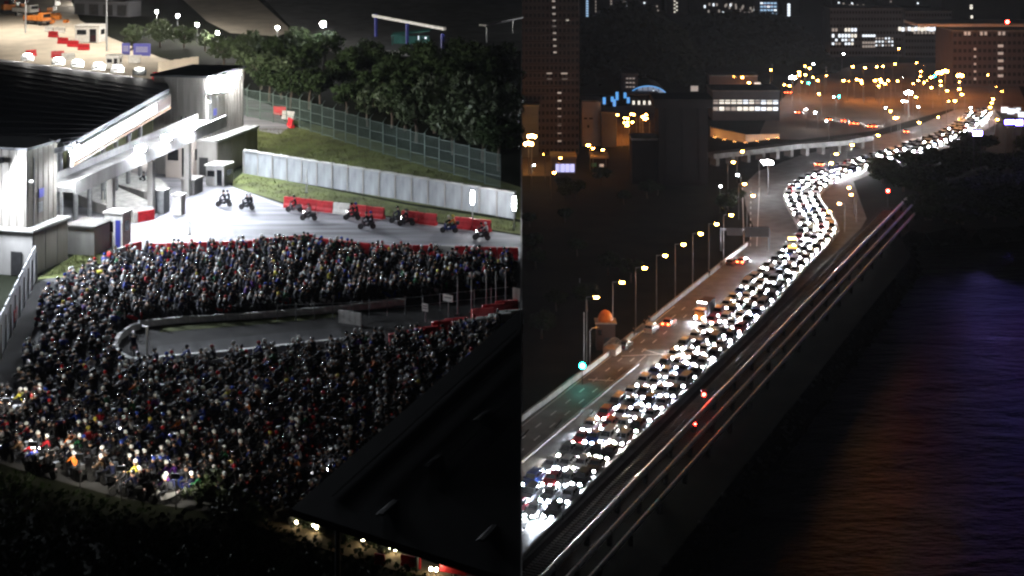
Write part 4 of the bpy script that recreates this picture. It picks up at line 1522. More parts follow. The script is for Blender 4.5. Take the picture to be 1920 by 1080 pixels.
def bike_parts():
    P = {}
    q = MB()
    # leg shield, spine, tail
    q.loft([[(-.05 * a, y, z0), (.05 * a, y, z0), (.05 * b_, y, z1), (-.05 * b_, y, z1)] for y, z0, z1, a, b_ in
            ((.46, .48, .98, 3.2, 2.6), (.34, .36, .92, 4.2, 3.0), (.22, .30, .50, 3.0, 2.4), (.02, .30, .52, 2.6, 2.6), (-.16, .34, .70, 3.2, 3.4), (-.52, .48, .74, 2.8, 3.2), (-.80, .62, .76, 1.2, 1.8))])
    q.loft([[(-.07, .72, .52), (.07, .72, .52), (.07, .72, .55), (-.07, .72, .55)], [(-.075, .60, .60), (.075, .60, .60), (.075, .60, .63), (-.075, .60, .63)], [(-.07, .40, .58), (.07, .40, .58), (.07, .40, .61), (-.07, .40, .61)]])
    P['body'] = q.mesh('body', 'bike_paint')
    q = MB().loft([[(-w, y, z - .07), (w, y, z - .07), (w * .8, y, z), (-w * .8, y, z)] for y, z, w in ((.06, .76, .09), (-.10, .79, .14), (-.40, .82, .15), (-.66, .85, .10))])
    P['seat'] = q.mesh('seat', 'trim')
    q = MB()
    q.tube((-.05, 0, 0), (.05, 0, 0), .285, .285, 14, 0).tube((-.055, 0, 0), (.055, 0, 0), .19, .19, 10, 1)
    P['wheel'] = q.mesh('wheel', ['rubber', 'steel_dark'])
    q = MB().tube((-.07, .62, .28), (-.07, .42, .95), .028, .03, 6).tube((.07, .62, .28), (.07, .42, .95), .028, .03, 6)
    P['fork'] = q.mesh('fork', 'steel_dark')
    q = MB().tube((-.33, .40, 1.03), (.33, .40, 1.03), .018, .018, 6).tube((-.22, .44, 1.05), (-.30, .40, 1.25), .01, .01, 4).tube((.22, .44, 1.05), (.30, .40, 1.25), .01, .01, 4)
    q.box((-.31, .40, 1.28), (.14, .03, .08)).box((.31, .40, 1.28), (.14, .03, .08))
    P['handlebar'] = q.mesh('handlebar', 'steel_dark')
    q = MB().disc((0, .505, .86), (0, 1, .1), .085, .075, 10)
    P['headlight'] = q.mesh('headlight', 'chrome')
    P['tail_light'] = MB().box((0, -.82, .70), (.16, .03, .06)).mesh('tail_light', 'em_tail')
    P['exhaust'] = MB().tube((.17, -.05, .34), (.20, -.72, .42), .04, .055, 8).mesh('exhaust', 'chrome')
    P['top_box'] = MB().box((0, -.86, 1.0), (.42, .36, .30), 0, 0, (.9, .9)).mesh('top_box', 'trim')
    return P


BP = bike_parts()
HEAD_LIT = MB().disc((0, .505, .86), (0, 1, .1), .085, .075, 10).mesh('headlight', 'em_white')

JACKETS = [('black', (.007, .007, .009), 46), ('navy', (.009, .011, .035), 24), ('dark grey', (.02, .02, .023), 16), ('blue', (.015, .03, .2), 6), ('white', (.5, .5, .5), 3.5), ('red', (.3, .012, .02), 3), ('green', (.015, .09, .035), 2), ('brown', (.07, .04, .02), 3), ('purple', (.08, .02, .18), 1.5), ('yellow', (.5, .45, .05), .6), ('orange', (.5, .13, .02), .8)]
HELMS = [('white', (.8, .8, .8), 22), ('silver', (.4, .41, .44), 8), ('black', (.01, .01, .012), 42), ('blue', (.03, .06, .35), 6), ('red', (.4, .015, .02), 5), ('grey', (.07, .07, .08), 16), ('yellow', (.55, .45, .08), 1.5)]
BIKES = [('black', (.008, .008, .009), 50), ('blue', (.015, .03, .2), 12), ('red', (.28, .012, .015), 9), ('silver', (.25, .25, .27), 7), ('white', (.5, .5, .5), 6), ('grey', (.05, .05, .055), 14), ('green', (.02, .14, .04), 2)]


def pick(q, T):
    s = q.uniform(0, sum(t[2] for t in T))
    for t in T:
        s -= t[2]
        if s <= 0:
            return t
    return T[0]


# where the queue stands: two arms of a snaking line round the blunt end of the median
UP = [(84, 572), (112, 545), (185, 510), (215, 494), (250, 486), (430, 478), (560, 468), (700, 484), (860, 494), (1000, 496), (1000, 540), (900, 548), (760, 566), (640, 578), (480, 590), (300, 606), (240, 616), (200, 634), (66, 640), (72, 600)]
LOW = [(66, 640), (205, 634), (206, 672), (240, 694), (300, 692), (440, 680), (640, 660), (760, 648), (870, 636), (1000, 606), (1000, 1000), (600, 990), (540, 985), (470, 975), (400, 930), (330, 945), (280, 950), (230, 935), (140, 910), (60, 892), (-30, 862), (-30, 790), (36, 725)]
ROOFP = [(545, 960), (978, 586), (1000, 1090), (905, 1090)]
q = random.Random(21)
slots = []
for reg, hd in ((UP, 0.0), (LOW, PI)):
    row = 0
    Yv = 60.0
    while Yv < 160:
        row += 1
        X = -62 + (row % 2) * .9
        while X < 2:
            x, y = X + q.uniform(-.5, .5), Yv + q.uniform(-.22, .22)
            X += 1.85
            px, py = proj((x, y, zt(y)))
            if not inpoly(px, py, reg) or x > XE * y - 1.2:
                continue
            hx, hy = proj((x, y, zt(y) + 1.7))
            if inpoly(hx - 8, hy - 6, ROOFP) or hy > 1100:
                continue
            gap = math.sin(x * .55 + 1.3 * math.sin(y * .31)) * math.sin(y * .47 + .8 * math.sin(x * .23))
            if q.random() < .03 or gap > .93:
                continue
            a = hd + q.gauss(0, .3)
            # the bend round the end of the median
            if px < 215:
                t = (py - 560) / 300
                a = PI / 2 + (t - .25) * 1.4 + q.gauss(0, .25) if py < 760 else PI - .4 + q.gauss(0, .25)
            slots.append((y, x, a - PI / 2, px, py))
        Yv += .74
slots.sort()
road = [((420, 388), 2.7), ((463, 394), 2.5), ((552, 398), 2.8), ((579, 414), 2.7), ((660, 413), 2.75), ((688, 430), 2.9), ((746, 419), 2.7), ((762, 424), 2.8), ((842, 437), 2.75), ((903, 451), 2.6), ((206, 352), 2.6), ((270, 352), 2.5)]
roadslots = []
for (px, py), a in road:
    p = TP(px, py)
    roadslots.append((p.y, p.x, a + .35 - PI / 2, px, py))
p = TP(250, 664)
roadslots.append((p.y, p.x, PI * .6 - PI / 2, 250, 664))


def where(px, py, onroad):
    if onroad:
        return 'on the approach road'
    if py > 850 and px < 330:
        return 'at the lit corner'
    if py > 850:
        return 'near the planting strip'
    if px > 560 and py > 640:
        return 'beside the dark roof'
    if py < 640 and px > 560:
        return 'near the median signs'
    if py < 640 and px > 215:
        return 'above the median kerb'
    if px < 215:
        return 'beside the pale hoarding'
    return 'below the median kerb'


first_bike = first_rider = None
mass_bikes, mass_riders = [], []
bike_root = thing('motorcycle', 'x', 'motorcycle')
for nm in ('body', 'seat', 'fork', 'handlebar', 'headlight', 'tail_light', 'exhaust'):
    put(nm, BP[nm], bike_root)
put('wheel', BP['wheel'], bike_root, (0, .63, .285)); put('wheel', BP['wheel'], bike_root, (0, -.60, .285))
box_root = bike_root.copy(); C.objects.link(box_root)
for ch in list(bike_root.children):
    c = ch.copy(); C.objects.link(c); c.parent = box_root
put('top_box', BP['top_box'], box_root)
lit_root = bike_root.copy(); C.objects.link(lit_root)
for ch in list(bike_root.children):
    c = ch.copy(); C.objects.link(c); c.parent = lit_root
    if ch.name.startswith('headlight'):
        c.data = HEAD_LIT
rider_roots = []
for k in range(4):
    o = put('person', BODY[k]); tag(o, 'x', 'person')
    h = put('helmet', HELM, o); put('visor', VISOR, h)
    rider_roots.append(o)
o = put('person', BODY[0]); tag(o, 'x', 'person')
h = put('helmet', HELM, o); put('visor', VISOR, h); put('backpack', PACK, o)
rider_roots.append(o)


def dup_rider(k, loc, rz, label, group, jc, hc):
    root = rider_roots[k]
    r = root.copy(); C.objects.link(r)
    r.location = loc; r.rotation_euler = (0, 0, rz); r.color = (*jc, 1)
    r['label'] = label; r['group'] = group
    for ch in kids(root):
        c = ch.copy(); C.objects.link(c); c.parent = r
        c.color = (*hc, 1)
        for g in kids(ch):
            d = g.copy(); C.objects.link(d); d.parent = c
    return r


nb = nr = 0
for i, (y, x, rz, px, py) in enumerate(roadslots + slots):
    onroad = i < len(roadslots)
    z = zt(y) + (.03 if onroad else .015)
    jk, hl, bk = pick(q, JACKETS), pick(q, HELMS), pick(q, BIKES)
    front = py > 850 and px < 330
    if front and q.random() < .28:
        jk = q.choice(JACKETS[3:]); hl = HELMS[0]
    w = where(px, py, onroad)
    if i == 12:
        w = 'alone inside the median'
    pill = q.random() < .36
    if nb < 300:
        nb += 1
        root = box_root if q.random() < .35 else bike_root
        lit = onroad and q.random() < .4 or q.random() < .035
        if lit:
            root = lit_root
        ride = '%s%s motorcycle%s of rider in %s jacket, %s helmet, %s' % (bk[0], ' top-box' if root is box_root else '', ', headlamp lit,' if lit else '', jk[0], hl[0], w)
        dup(root, (x, y, z), rz, ride, 'motorcycles ' + ('on the approach road' if onroad else 'in the queue'), bk[1])
    else:
        mass_bikes.append((x, y, z, rz, bk[1]))
    for s in range(2 if pill else 1):
        if s:
            jk, hl = pick(q, JACKETS), pick(q, HELMS)
        off = -.42 * s
        X, Yp = x - math.sin(rz) * off, y + math.cos(rz) * off
        if nr < 300:
            nr += 1
            lab = '%s in %s jacket and %s helmet on %s motorcycle %s' % ('passenger' if s else 'rider', jk[0], hl[0], bk[0], w)
            dup_rider(q.randrange(5) if not s else 0, (X, Yp, z + .04 * s), rz + q.gauss(0, .06), lab, 'riders ' + ('on the approach road' if onroad else 'in the queue'), jk[1], hl[1])
        else:
            mass_riders.append((X, Yp, z + .04 * s, rz, jk[1], hl[1], q.randrange(2)))
for o in [bike_root, box_root, lit_root] + rider_roots:
    for ch in list(o.children):
        for g in list(ch.children):
            bpy.data.objects.remove(g)
        bpy.data.objects.remove(ch)
    bpy.data.objects.remove(o)


# the rest of the crowd, joined
def tri_arrays(me):
    v = np.empty(len(me.vertices) * 3); me.vertices.foreach_get('co', v)
    me.calc_loop_triangles()
    t = np.empty(len(me.loop_triangles) * 3, dtype=np.int64); me.loop_triangles.foreach_get('vertices', t)
    mi = np.empty(len(me.loop_triangles), dtype=np.int64); me.loop_triangles.foreach_get('material_index', mi)
    return v.reshape(-1, 3), t.reshape(-1, 3), mi


LOWB = []
for a_ in ((False, 0, 0, False), (True, .06, .5, False)):
    J, E, Z = rider_skel(*a_)
    LOWB.append(tri_arrays(skin_mesh('low', J, E, RMATS, Z, 0)))
lh = tri_arrays(MB().ball((0, .04, 1.625), (.135, .155, .15), 9, 5, 0, -.45).mesh('lowh', 'helmet'))
qb = MB()
qb.loft([[(-.05 * a, y, z0), (.05 * a, y, z0), (.05 * b_, y, z1), (-.05 * b_, y, z1)] for y, z0, z1, a, b_ in
         ((.46, .48, .98, 3.2, 2.6), (.34, .36, .92, 4.2, 3.0), (.2, .30, .50, 3.0, 2.4), (-.1, .32, .60, 3, 3), (-.52, .48, .74, 2.8, 3.2), (-.80, .62, .76, 1.2, 1.8))], 0)
qb.loft([[(-w, y, z - .07), (w, y, z - .07), (w * .8, y, z), (-w * .8, y, z)] for y, z, w in ((.06, .78, .09), (-.40, .83, .15), (-.66, .86, .10))], 1)
for y in (.63, -.6):
    qb.tube((-.05, y, .285), (.05, y, .285), .285, .285, 9, 1)
qb.tube((-.33, .40, 1.03), (.33, .40, 1.03), .02, .02, 4, 1).tube((0, .62, .28), (0, .42, .95), .04, .04, 4, 1)
qb.box((-.31, .40, 1.26), (.14, .03, .09), 0, 1).box((.31, .40, 1.26), (.14, .03, .09), 0, 1).disc((0, .51, .86), (0, 1, .1), .085, .075, 8, 2)
lb = tri_arrays(qb.mesh('lowbk', ['bike_paint', 'trim', 'chrome']))


def joined(name, items, mats):
    """items: (arrays, x, y, z, rz, [colour per material], [final slot per material])"""
    V, T, Cc, SL = [], [], [], []
    o = 0
    for (v, t, mi), x, y, z, rz, cols, slot in items:
        ca, sa = math.cos(rz), math.sin(rz)
        w = np.empty_like(v)
        w[:, 0] = v[:, 0] * ca - v[:, 1] * sa + x
        w[:, 1] = v[:, 0] * sa + v[:, 1] * ca + y
        w[:, 2] = v[:, 2] + z
        V.append(w); T.append(t + o); o += len(v)
        Cc.append(np.array(cols)[mi]); SL.append(np.array(slot)[mi])
    V, T, Cc, SL = np.concatenate(V), np.concatenate(T), np.concatenate(Cc), np.concatenate(SL)
    me = bpy.data.meshes.new(name)
    me.vertices.add(len(V)); me.vertices.foreach_set('co', V.ravel())
    me.loops.add(T.size); me.loops.foreach_set('vertex_index', T.ravel().astype(np.int32))
    me.polygons.add(len(T)); me.polygons.foreach_set('loop_start', np.arange(0, T.size, 3, dtype=np.int32))
    me.polygons.foreach_set('material_index', SL.astype(np.int32))
    at = me.color_attributes.new('Col', 'FLOAT_COLOR', 'CORNER')
    c4 = np.ones((len(T), 3, 4), dtype=np.float32)
    c4[:, :, :3] = Cc[:, None, :]
    at.data.foreach_set('color', c4.ravel())
    for k in mats:
        me.materials.append(M[k])
    me.update(calc_edges=True)
    return put(name, me)


it = []
for x, y, z, rz, jc, hc, k in mass_riders:
    it.append((LOWB[k], x, y, z, rz, [jc, (.02, .022, .03), (.35, .2, .13), (.03, .025, .022)], [0, 0, 0, 0]))
    it.append((lh, x, y, z, rz, [hc], [1]))
tag(joined('rider_crowd', it, ['mass', 'mass_gloss']), kind='stuff')
it = [(lb, x, y, z, rz, [bc, (.02, .02, .02), (.6, .6, .6)], [0, 0, 1]) for x, y, z, rz, bc in mass_bikes]
tag(joined('motorcycle_crowd', it, ['mass', 'mass_gloss']), kind='stuff')
print('SLOTS', len(slots), 'mass riders', len(mass_riders), 'mass bikes', len(mass_bikes))

# ------------------------------------------------------------------ cars
def ring(y, w, z0, z1, c=.12):
    return [(-w + c, y, z0), (w - c, y, z0), (w, y, z0 + c), (w, y, z1 - c), (w - c * .7, y, z1), (-w + c * .7, y, z1), (-w, y, z1 - c), (-w, y, z0 + c)]


def car_parts(kind):
    """one car, nose towards +Y; returns {part: (mesh, [locations])}"""
    if kind == 'sedan':
        L, belt, roof, w = 4.4, .90, 1.43, .87
        st = [(2.2, .66, .30, .58), (2.05, .82, .2, .70), (1.1, .87, .18, .84), (.9, .87, .18, .90), (-1.5, .87, .18, .93), (-2.0, .84, .22, .92), (-2.2, .70, .34, .80)]
        cab = (1.0, .22, -1.0, -1.65)
    elif kind == 'hatchback':
        L, belt, roof, w = 3.9, .92, 1.52, .84
        st = [(1.95, .64, .30, .62), (1.82, .79, .2, .74), (1.15, .84, .18, .90), (.9, .84, .18, .93), (-1.5, .84, .18, .97), (-1.85, .80, .24, .96), (-1.95, .68, .34, .88)]
        cab = (1.1, .35, -1.45, -1.86)
    elif kind == 'suv':
        L, belt, roof, w = 4.5, 1.04, 1.70, .90
        st = [(2.25, .70, .36, .78), (2.1, .85, .26, .92), (1.2, .90, .24, 1.02), (1.0, .90, .24, 1.05), (-1.8, .90, .24, 1.08), (-2.15, .86, .28, 1.06), (-2.25, .74, .40, .95)]
        cab = (1.15, .40, -1.75, -2.12)
    else:
        L, belt, roof, w = 4.7, 1.15, 1.95, .90
        st = [(2.35, .72, .36, .80), (2.2, .86, .24, 1.0), (1.7, .90, .22, 1.14), (1.4, .90, .22, 1.16), (-2.0, .90, .22, 1.17), (-2.3, .88, .26, 1.16), (-2.35, .80, .36, 1.08)]
        cab = (1.75, .95, -2.15, -2.3)
    q = MB()
    q.loft([ring(y, ww, z0, z1)[::-1] for y, ww, z0, z1 in st])
    y0, y1, y2, y3 = cab
    wb, wt = w - .04, w - .20
    zb = belt - .03
    q.loft([[(-wb, y0, zb), (wb, y0, zb), (wb, y3, zb), (-wb, y3, zb)], [(-wt, y1, roof - .04), (wt, y1, roof - .04), (wt, y2, roof - .04), (-wt, y2, roof - .04)], [(-wt + .1, y1 - .15, roof), (wt - .1, y1 - .15, roof), (wt - .1, y2 + .1, roof), (-wt + .1, y2 + .1, roof)]])
    P = {'body': (q.mesh('body', 'car_paint'), [(0, 0, 0)])}
    tl = lambda a, b_, t: a + (b_ - a) * t
    lo, hi = .12, .90

    def quad(pa, pb, pc, pd, nm, off):
        v = MB()
        pts = [Vector(pa), Vector(pb), Vector(pc), Vector(pd)]
        n_v = (pts[1] - pts[0]).cross(pts[3] - pts[0]).normalized() * .012
        v.add([p + n_v for p in pts], [(0, 1, 2, 3)])
        return v.mesh(nm, 'glass')
    zt_ = roof - .04
    wl, wh = tl(wb, wt, lo) - .06, tl(wb, wt, hi) - .05
    P['windscreen'] = (quad((wl, tl(y0, y1, lo), tl(zb, zt_, lo)), (-wl, tl(y0, y1, lo), tl(zb, zt_, lo)), (-wh, tl(y0, y1, hi), tl(zb, zt_, hi)), (wh, tl(y0, y1, hi), tl(zb, zt_, hi)), 'windscreen', 0), [(0, 0, 0)])
    P['rear_window'] = (quad((-wl, tl(y3, y2, lo), tl(zb, zt_, lo)), (wl, tl(y3, y2, lo), tl(zb, zt_, lo)), (wh, tl(y3, y2, hi), tl(zb, zt_, hi)), (-wh, tl(y3, y2, hi), tl(zb, zt_, hi)), 'rear_window', 0), [(0, 0, 0)])
    for s in (-1, 1):
        xb, xt = s * tl(wb, wt, lo), s * tl(wb, wt, hi)
        mid = (y1 + y2) / 2
        for k, (a, b_, c, d) in enumerate(((tl(y0, y1, lo) - .16, mid + .05, mid + .05, tl(y0, y1, hi) - .08), (mid - .05, tl(y3, y2, lo) + .16, tl(y3, y2, hi) + .08, mid - .05))):
            pts = [(xb, a, tl(zb, zt_, lo)), (xb, b_, tl(zb, zt_, lo)), (xt, c, tl(zb, zt_, hi)), (xt, d, tl(zb, zt_, hi))]
            if s > 0:
                pts = pts[::-1]
            P['side_window%d%d' % (s, k)] = (quad(*pts, 'side_window', 0), [(0, 0, 0)])
    P['wheel'] = (MB().tube((-.11, 0, 0), (.11, 0, 0), .31, .31, 14, 0).tube((-.115, 0, 0), (.115, 0, 0), .19, .19, 10, 1).mesh('wheel', ['rubber', 'steel']), [(s * (w - .1), y, .31) for s in (-1, 1) for y in (L * .31, -L * .30)])
    fy = st[0][0]
    zf = (st[0][2] + st[0][3]) / 2 + .07
    P['headlight'] = (MB().disc((0, fy + .012, zf), (0, 1, .12), .18, .12, 10).mesh('headlight', 'headlight'), [(s * .55, 0, 0) for s in (-1, 1)])
    P['tail_light'] = (MB().box((0, st[-1][0] - .01, st[-1][3] - .08), (.28, .03, .14)).mesh('tail_light', 'red_plastic'), [(s * .55, 0, 0) for s in (-1, 1)])
    P['grille'] = (MB().box((0, fy + .01, zf - .02), (.66, .02, .14)).mesh('grille', 'trim'), [(0, 0, 0)])
    P['bumper'] = (MB().box((0, fy + .01, st[0][2] + .06), (1.25, .06, .13)).mesh('bumper', 'trim'), [(0, 0, 0)])
    P['number_plate'] = (MB().box((0, fy + .05, st[0][2] + .09), (.46, .02, .11)).mesh('number_plate', 'plate'), [(0, 0, 0)])
    P['mirror'] = (MB().box((0, y0 - .25, belt + .06), (.2, .1, .13)).mesh('mirror', 'trim'), [(s * (w + .06), 0, 0) for s in (-1, 1)])
    return P, L


CARP = {}
CARL = {}
CARJ = {}
for kd in ('sedan', 'hatchback', 'suv', 'van'):
    CARP[kd], CARL[kd] = car_parts(kd)
    # one-mesh version for the far cars
    vs, fs, mi, mats = [], [], [], []
    for nm, (me, locs) in CARP[kd].items():
        for lc in locs:
            o = len(vs)
            vs += [(v.co.x + lc[0], v.co.y + lc[1], v.co.z + lc[2]) for v in me.vertices]
            for p in me.polygons:
                mt = me.materials[p.material_index].name
                mt = 'em_head' if mt == 'headlight' else mt
                if mt not in mats:
                    mats.append(mt)
                fs.append(tuple(i + o for i in p.vertices)); mi.append(mats.index(mt))
    hl = MB()
    for lc in CARP[kd]['headlight'][1]:
        hv_ = CARP[kd]['headlight'][0].vertices
        hc = sum((v.co for v in hv_), Vector()) / len(hv_)
        hl.ball((hc.x + lc[0], hc.y - .07, hc.z + .02), (.22, .16, .17), 8, 5)
    o = len(vs)
    vs += hl.v
    fs += [tuple(i + o for i in f) for f in hl.f]; mi += [mats.index('em_head')] * len(hl.f)
    me = bpy.data.meshes.new('car')
    me.from_pydata(vs, [], fs)
    for k in mats:
        me.materials.append(M[k])
    me.polygons.foreach_set('material_index', mi)
    CARJ[kd] = me
PAINTS = [('white', (.7, .7, .7), 22), ('silver', (.42, .43, .45), 20), ('black', (.012, .012, .014), 24), ('grey', (.12, .125, .13), 14), ('blue', (.02, .05, .22), 8), ('red', (.38, .015, .02), 7), ('brown', (.12, .07, .04), 3), ('beige', (.45, .38, .28), 4)]
ORD = ['first', 'second', 'third', 'fourth', 'fifth', 'sixth', 'seventh', 'eighth', 'ninth', 'tenth']


def nth(i):
    tens = ['', '', 'twenty', 'thirty', 'forty', 'fifty', 'sixty', 'seventy', 'eighty']
    teen = ['tenth', 'eleventh', 'twelfth', 'thirteenth', 'fourteenth', 'fifteenth', 'sixteenth', 'seventeenth', 'eighteenth', 'nineteenth']
    if i <= 9:
        return ORD[i - 1]
    if i < 20:
        return teen[i - 10]
    t, u = divmod(i, 10)
    return (tens[t][:-1] + 'ieth') if u == 0 else tens[t] + '-' + ORD[u - 1]


def make_car(name, kd, paint, loc, rz, label, group, simple, tint):
    if simple:
        o = put(name, CARJ[kd], None, loc, rz, paint)
        return tag(o, label, 'car', group)
    r = thing(name, label, 'car', loc, rz, group)
    for nm, (me, locs) in CARP[kd].items():
        for lc in locs:
            o = put(me.name, me, r, lc)
            o.color = (*tint, 1) if nm == 'headlight' else (*paint, 1)
    return r


q = random.Random(5)
lanes = (0.13, 0.365, 0.605, 0.835)
lname = ('lane along the median', 'lane next-but-one to the median', 'lane next-but-one to the rails', 'lane along the rail parapet')
cars = 0
total = [0, 0, 0, 0]
place = []
for li, f in enumerate(lanes):
    pts = [QL2[i].lerp(QR2[i], f) for i in range(len(QL2))]
    # dense resample
    P = resample(pts, 900)
    s = q.uniform(0, 3)
    acc = 0.0
    k = 0
    for i in range(1, len(P)):
        acc += (P[i] - P[i - 1]).length
        if acc >= s:
            acc = 0
            far = P[i].y > 400
            s = q.uniform(5.0, 6.0) if not far else q.uniform(5.0, 5.8)
            if li >= 2 and proj(P[i])[1] > (1000 if li == 2 else 968):
                continue
            d = P[i] - P[min(len(P) - 1, i + 6)]
            k += 1
            place.append((P[i].y, li, k, P[i], math.atan2(d.y, d.x) - PI / 2))
place.sort(key=lambda t: t[0])
FARC = {}
for Yc, li, k, p, rz in place[:300]:
    kd = q.choices(('sedan', 'hatchback', 'suv', 'van'), (46, 24, 20, 10))[0]
    pn, pc, _ = pick(q, PAINTS)
    off = Vector((math.cos(rz), math.sin(rz), 0)) * q.gauss(0, .12)
    warm = q.random()
    tint = (.86, .92, 1.0) if warm < .6 else ((1.0, .95, .85) if warm < .9 else (.7, .8, 1.0))
    kk = q.choice((.15, .4, .7, 1.0, 1.4, 2.0))
    tint = tuple(c * kk for c in tint)
    lab = '%s %s with headlights on, %s back in the %s' % (pn, kd, nth(k), lname[li])
    make_car('van' if kd == 'van' else 'car', kd, pc, p + off + Vector((0, 0, .062)), rz + q.gauss(0, .025), lab, 'cars jammed on the causeway', Yc > 335, tint)
it = []
for Yc, li, k, p, rz in place[300:]:
    kd = q.choice(('sedan', 'hatchback', 'suv'))
    if kd not in FARC:
        FARC[kd] = tri_arrays(CARJ[kd])
    names = [m_.name for m_ in CARJ[kd].materials]
    pc = pick(q, PAINTS)[1]
    cols = [pc if nm == 'car_paint' else (.02, .02, .02) for nm in names]
    it.append((FARC[kd], p.x, p.y, .062, rz, cols, [1 if nm == 'em_head' else 0 for nm in names]))
if it:
    tag(joined('far_queue_cars', it, ['mass', 'em_head']), kind='stuff')
print('CARS', len(place))
# cars on the emptier carriageway
dirn = math.atan2(U.y, U.x) - PI / 2
make_car('car', 'suv', (.6, .6, .6), CW(-103.8, GP(1222, 622).y, .05), dirn, 'pale car driving away on the empty carriageway beside a glowing one', 'cars on the emptier carriageway', False, (.0, .0, .0))
make_car('car', 'sedan', (.4, .15, .1), CW(-102.0, GP(1240, 610).y, .05), dirn, 'car with glowing red and orange tail lights on the empty carriageway', 'cars on the emptier carriageway', False, (.0, .0, .0))
make_car('car', 'sedan', (.05, .05, .06), CW(-105.0, GP(1194, 652).y, .05), dirn, 'dark car on the empty carriageway just past the green signal', 'cars on the emptier carriageway', False, (.0, .0, .0))
make_car('car', 'hatchback', (.05, .03, .03), CW(-104.6, GP(1358, 497).y, .05), dirn, 'dark car beside the parapet below the road gantry', 'cars on the emptier carriageway', True, (.0, .0, .0))
make_car('car', 'sedan', (.3, .05, .04), CW(-102.6, GP(1392, 494).y, .05), dirn, 'red car with lit tail lights beneath the road gantry', 'cars on the emptier carriageway', True, (.0, .0, .0))


def tail(par_label, loc, w=.5, mt='em_tail_hot', n=2, name='tail_lamp_pair'):
    r = thing(name, par_label, 'tail lights', loc)
    for s in ((-1, 1) if n == 2 else (0,)):
        MB().ball((s * w, 0, 0), .16, 8, 5).build('lamp', mt, r)
    return r


for (px, py), lab in (((1237, 604), 'x'), ((1392, 490), 'y')):
    pass
for o in list(C.objects):
    if o.name.startswith('tail_light') and o.parent and 'glowing red and orange' in str(o.parent.get('label', '')):
        o.data = MB().box((0, -2.22, .74), (.4, .04, .2)).mesh('tail_light', 'em_tail_hot')
hot = MB().box((0, -2.22, .74), (.4, .04, .2)).mesh('tail_light', 'em_tail_hot')
for o in list(C.objects):
    if 'lit tail lights beneath' in str(o.get('label', '')):
        for s in (-1, 1):
            put('tail_light', hot, o, (s * .55, 0, 0))

# orange lorry with three roof lamps in the queue
p = QL2[0]
best = min(range(len(QL2)), key=lambda i: abs(proj(QL2[i].lerp(QR2[i], .05))[1] - 598))
p = QL2[best].lerp(QR2[best], .0)
r = thing('lorry', 'tall orange lorry with three white roof lamps at the head of a queue lane', 'lorry', p + Vector((-1.2, 0, .062)), dirn + PI)
MB().box((0, -1.5, 1.9), (2.2, 5.0, 2.6)).build('cargo_box', 'facade_brown', r)
MB().box((0, 1.9, 1.35), (2.1, 1.7, 2.0), 0, 0, (.95, .85)).build('cab', 'orange_paint', r)
MB().box((0, 2.62, 1.8), (1.8, .06, .8)).build('windscreen', 'glass', r)
for s in (-.7, 0, .7):
    MB().ball((s, 1.2, 3.35), .13, 8, 6).build('roof_lamp', 'em_white', r)
for s in (-1, 1):
    MB().disc((s * .8, 2.78, .75), (0, 1, .1), .18, .14, 10).build('headlight', 'em_head', r)
    for y in (1.9, -2.6):
        MB().tube((s * .8, y, .46), (s * 1.06, y, .46), .46, .46, 12).build('wheel', 'rubber', r)

# ------------------------------------------------------------------ street lamps
def lamp_proto(H, mt, arm=1.3, rad=.3, name='street_lamp', thick=.1):
    return dict(pole=MB().tube((0, 0, 0), (0, 0, H), thick, thick * .6, 8).mesh('pole', 'concrete_dark'),
                arm=MB().tube((0, 0, H), (arm, 0, H + .15), thick * .6, thick * .45, 6).mesh('arm', 'steel'),
                head=MB().box((arm + .25, 0, H + .28), (1.0, .7, .12)).box((arm - .26, 0, H), (.05, .8, .6)).mesh('head', 'steel_dark'),  # box head, with an added back plate to keep light off the land
                lamp=MB().ball((arm + .3, 0, H + .02), (rad * 1.2, rad, rad * .7), 10, 6).mesh('lamp', mt))


LP = {}


def street_lamp(label, px, py, H, mt, rz=-.5, group=None, arm=1.3, rad=.3, simple=False):
    """px, py: where the lit head is seen"""
    key = (H, mt, arm, rad)
    if key not in LP:
        LP[key] = lamp_proto(H, mt, arm, rad)
    p = GP(px, py, H)
    p.z = 0
    p = p - Vector((math.cos(rz), math.sin(rz), 0)) * arm
    r = thing('street_lamp', label, 'street lamp', p, rz, group)
    for nm, me in LP[key].items():
        put(nm, me, r)
    return r


kerb = [(1108, 557), (1157, 529), (1200, 502), (1239, 479), (1274, 458), (1307, 438), (1337, 420), (1365, 403)]
for i, (px, py) in enumerate(kerb):
    Yk = 107.6 / (K - (px - 8 - 960) / F)
    H = CH - (py + HZ) * Yk / F
    p = CW(-107.6, Yk)
    me = lamp_proto(H, 'em_orange', 1.4, .36)
    r = thing('street_lamp', 'orange street lamp on the outer parapet, %s along from the green signal' % ORD[i], 'street lamp', p, -.1, 'orange lamps along the outer parapet')
    for nm, m_ in me.items():
        put(nm, m_, r)
for (px, py), lab in zip(((1390, 284), (1373, 304), (1394, 345), (1410, 367), (1596, 272), (1566, 289), (1557, 306), (1645, 254)),
                         ('orange street lamp nearest the pale flyover end', 'orange street lamp beside the dark block, above the wide road', 'orange street lamp at the top of the orange-lit road', 'orange street lamp lowest on the orange-lit road by the gantry', 'orange street lamp over the far stretch of queue, upper of three', 'orange street lamp over the far stretch of queue, middle of three', 'orange street lamp over the far queue beside red tail lights', 'orange street lamp where the flyover meets the far queue')):
    street_lamp(lab, px, py, 9.0, 'em_orange', -.3, 'orange lamps beside the bend', 1.2, .34)
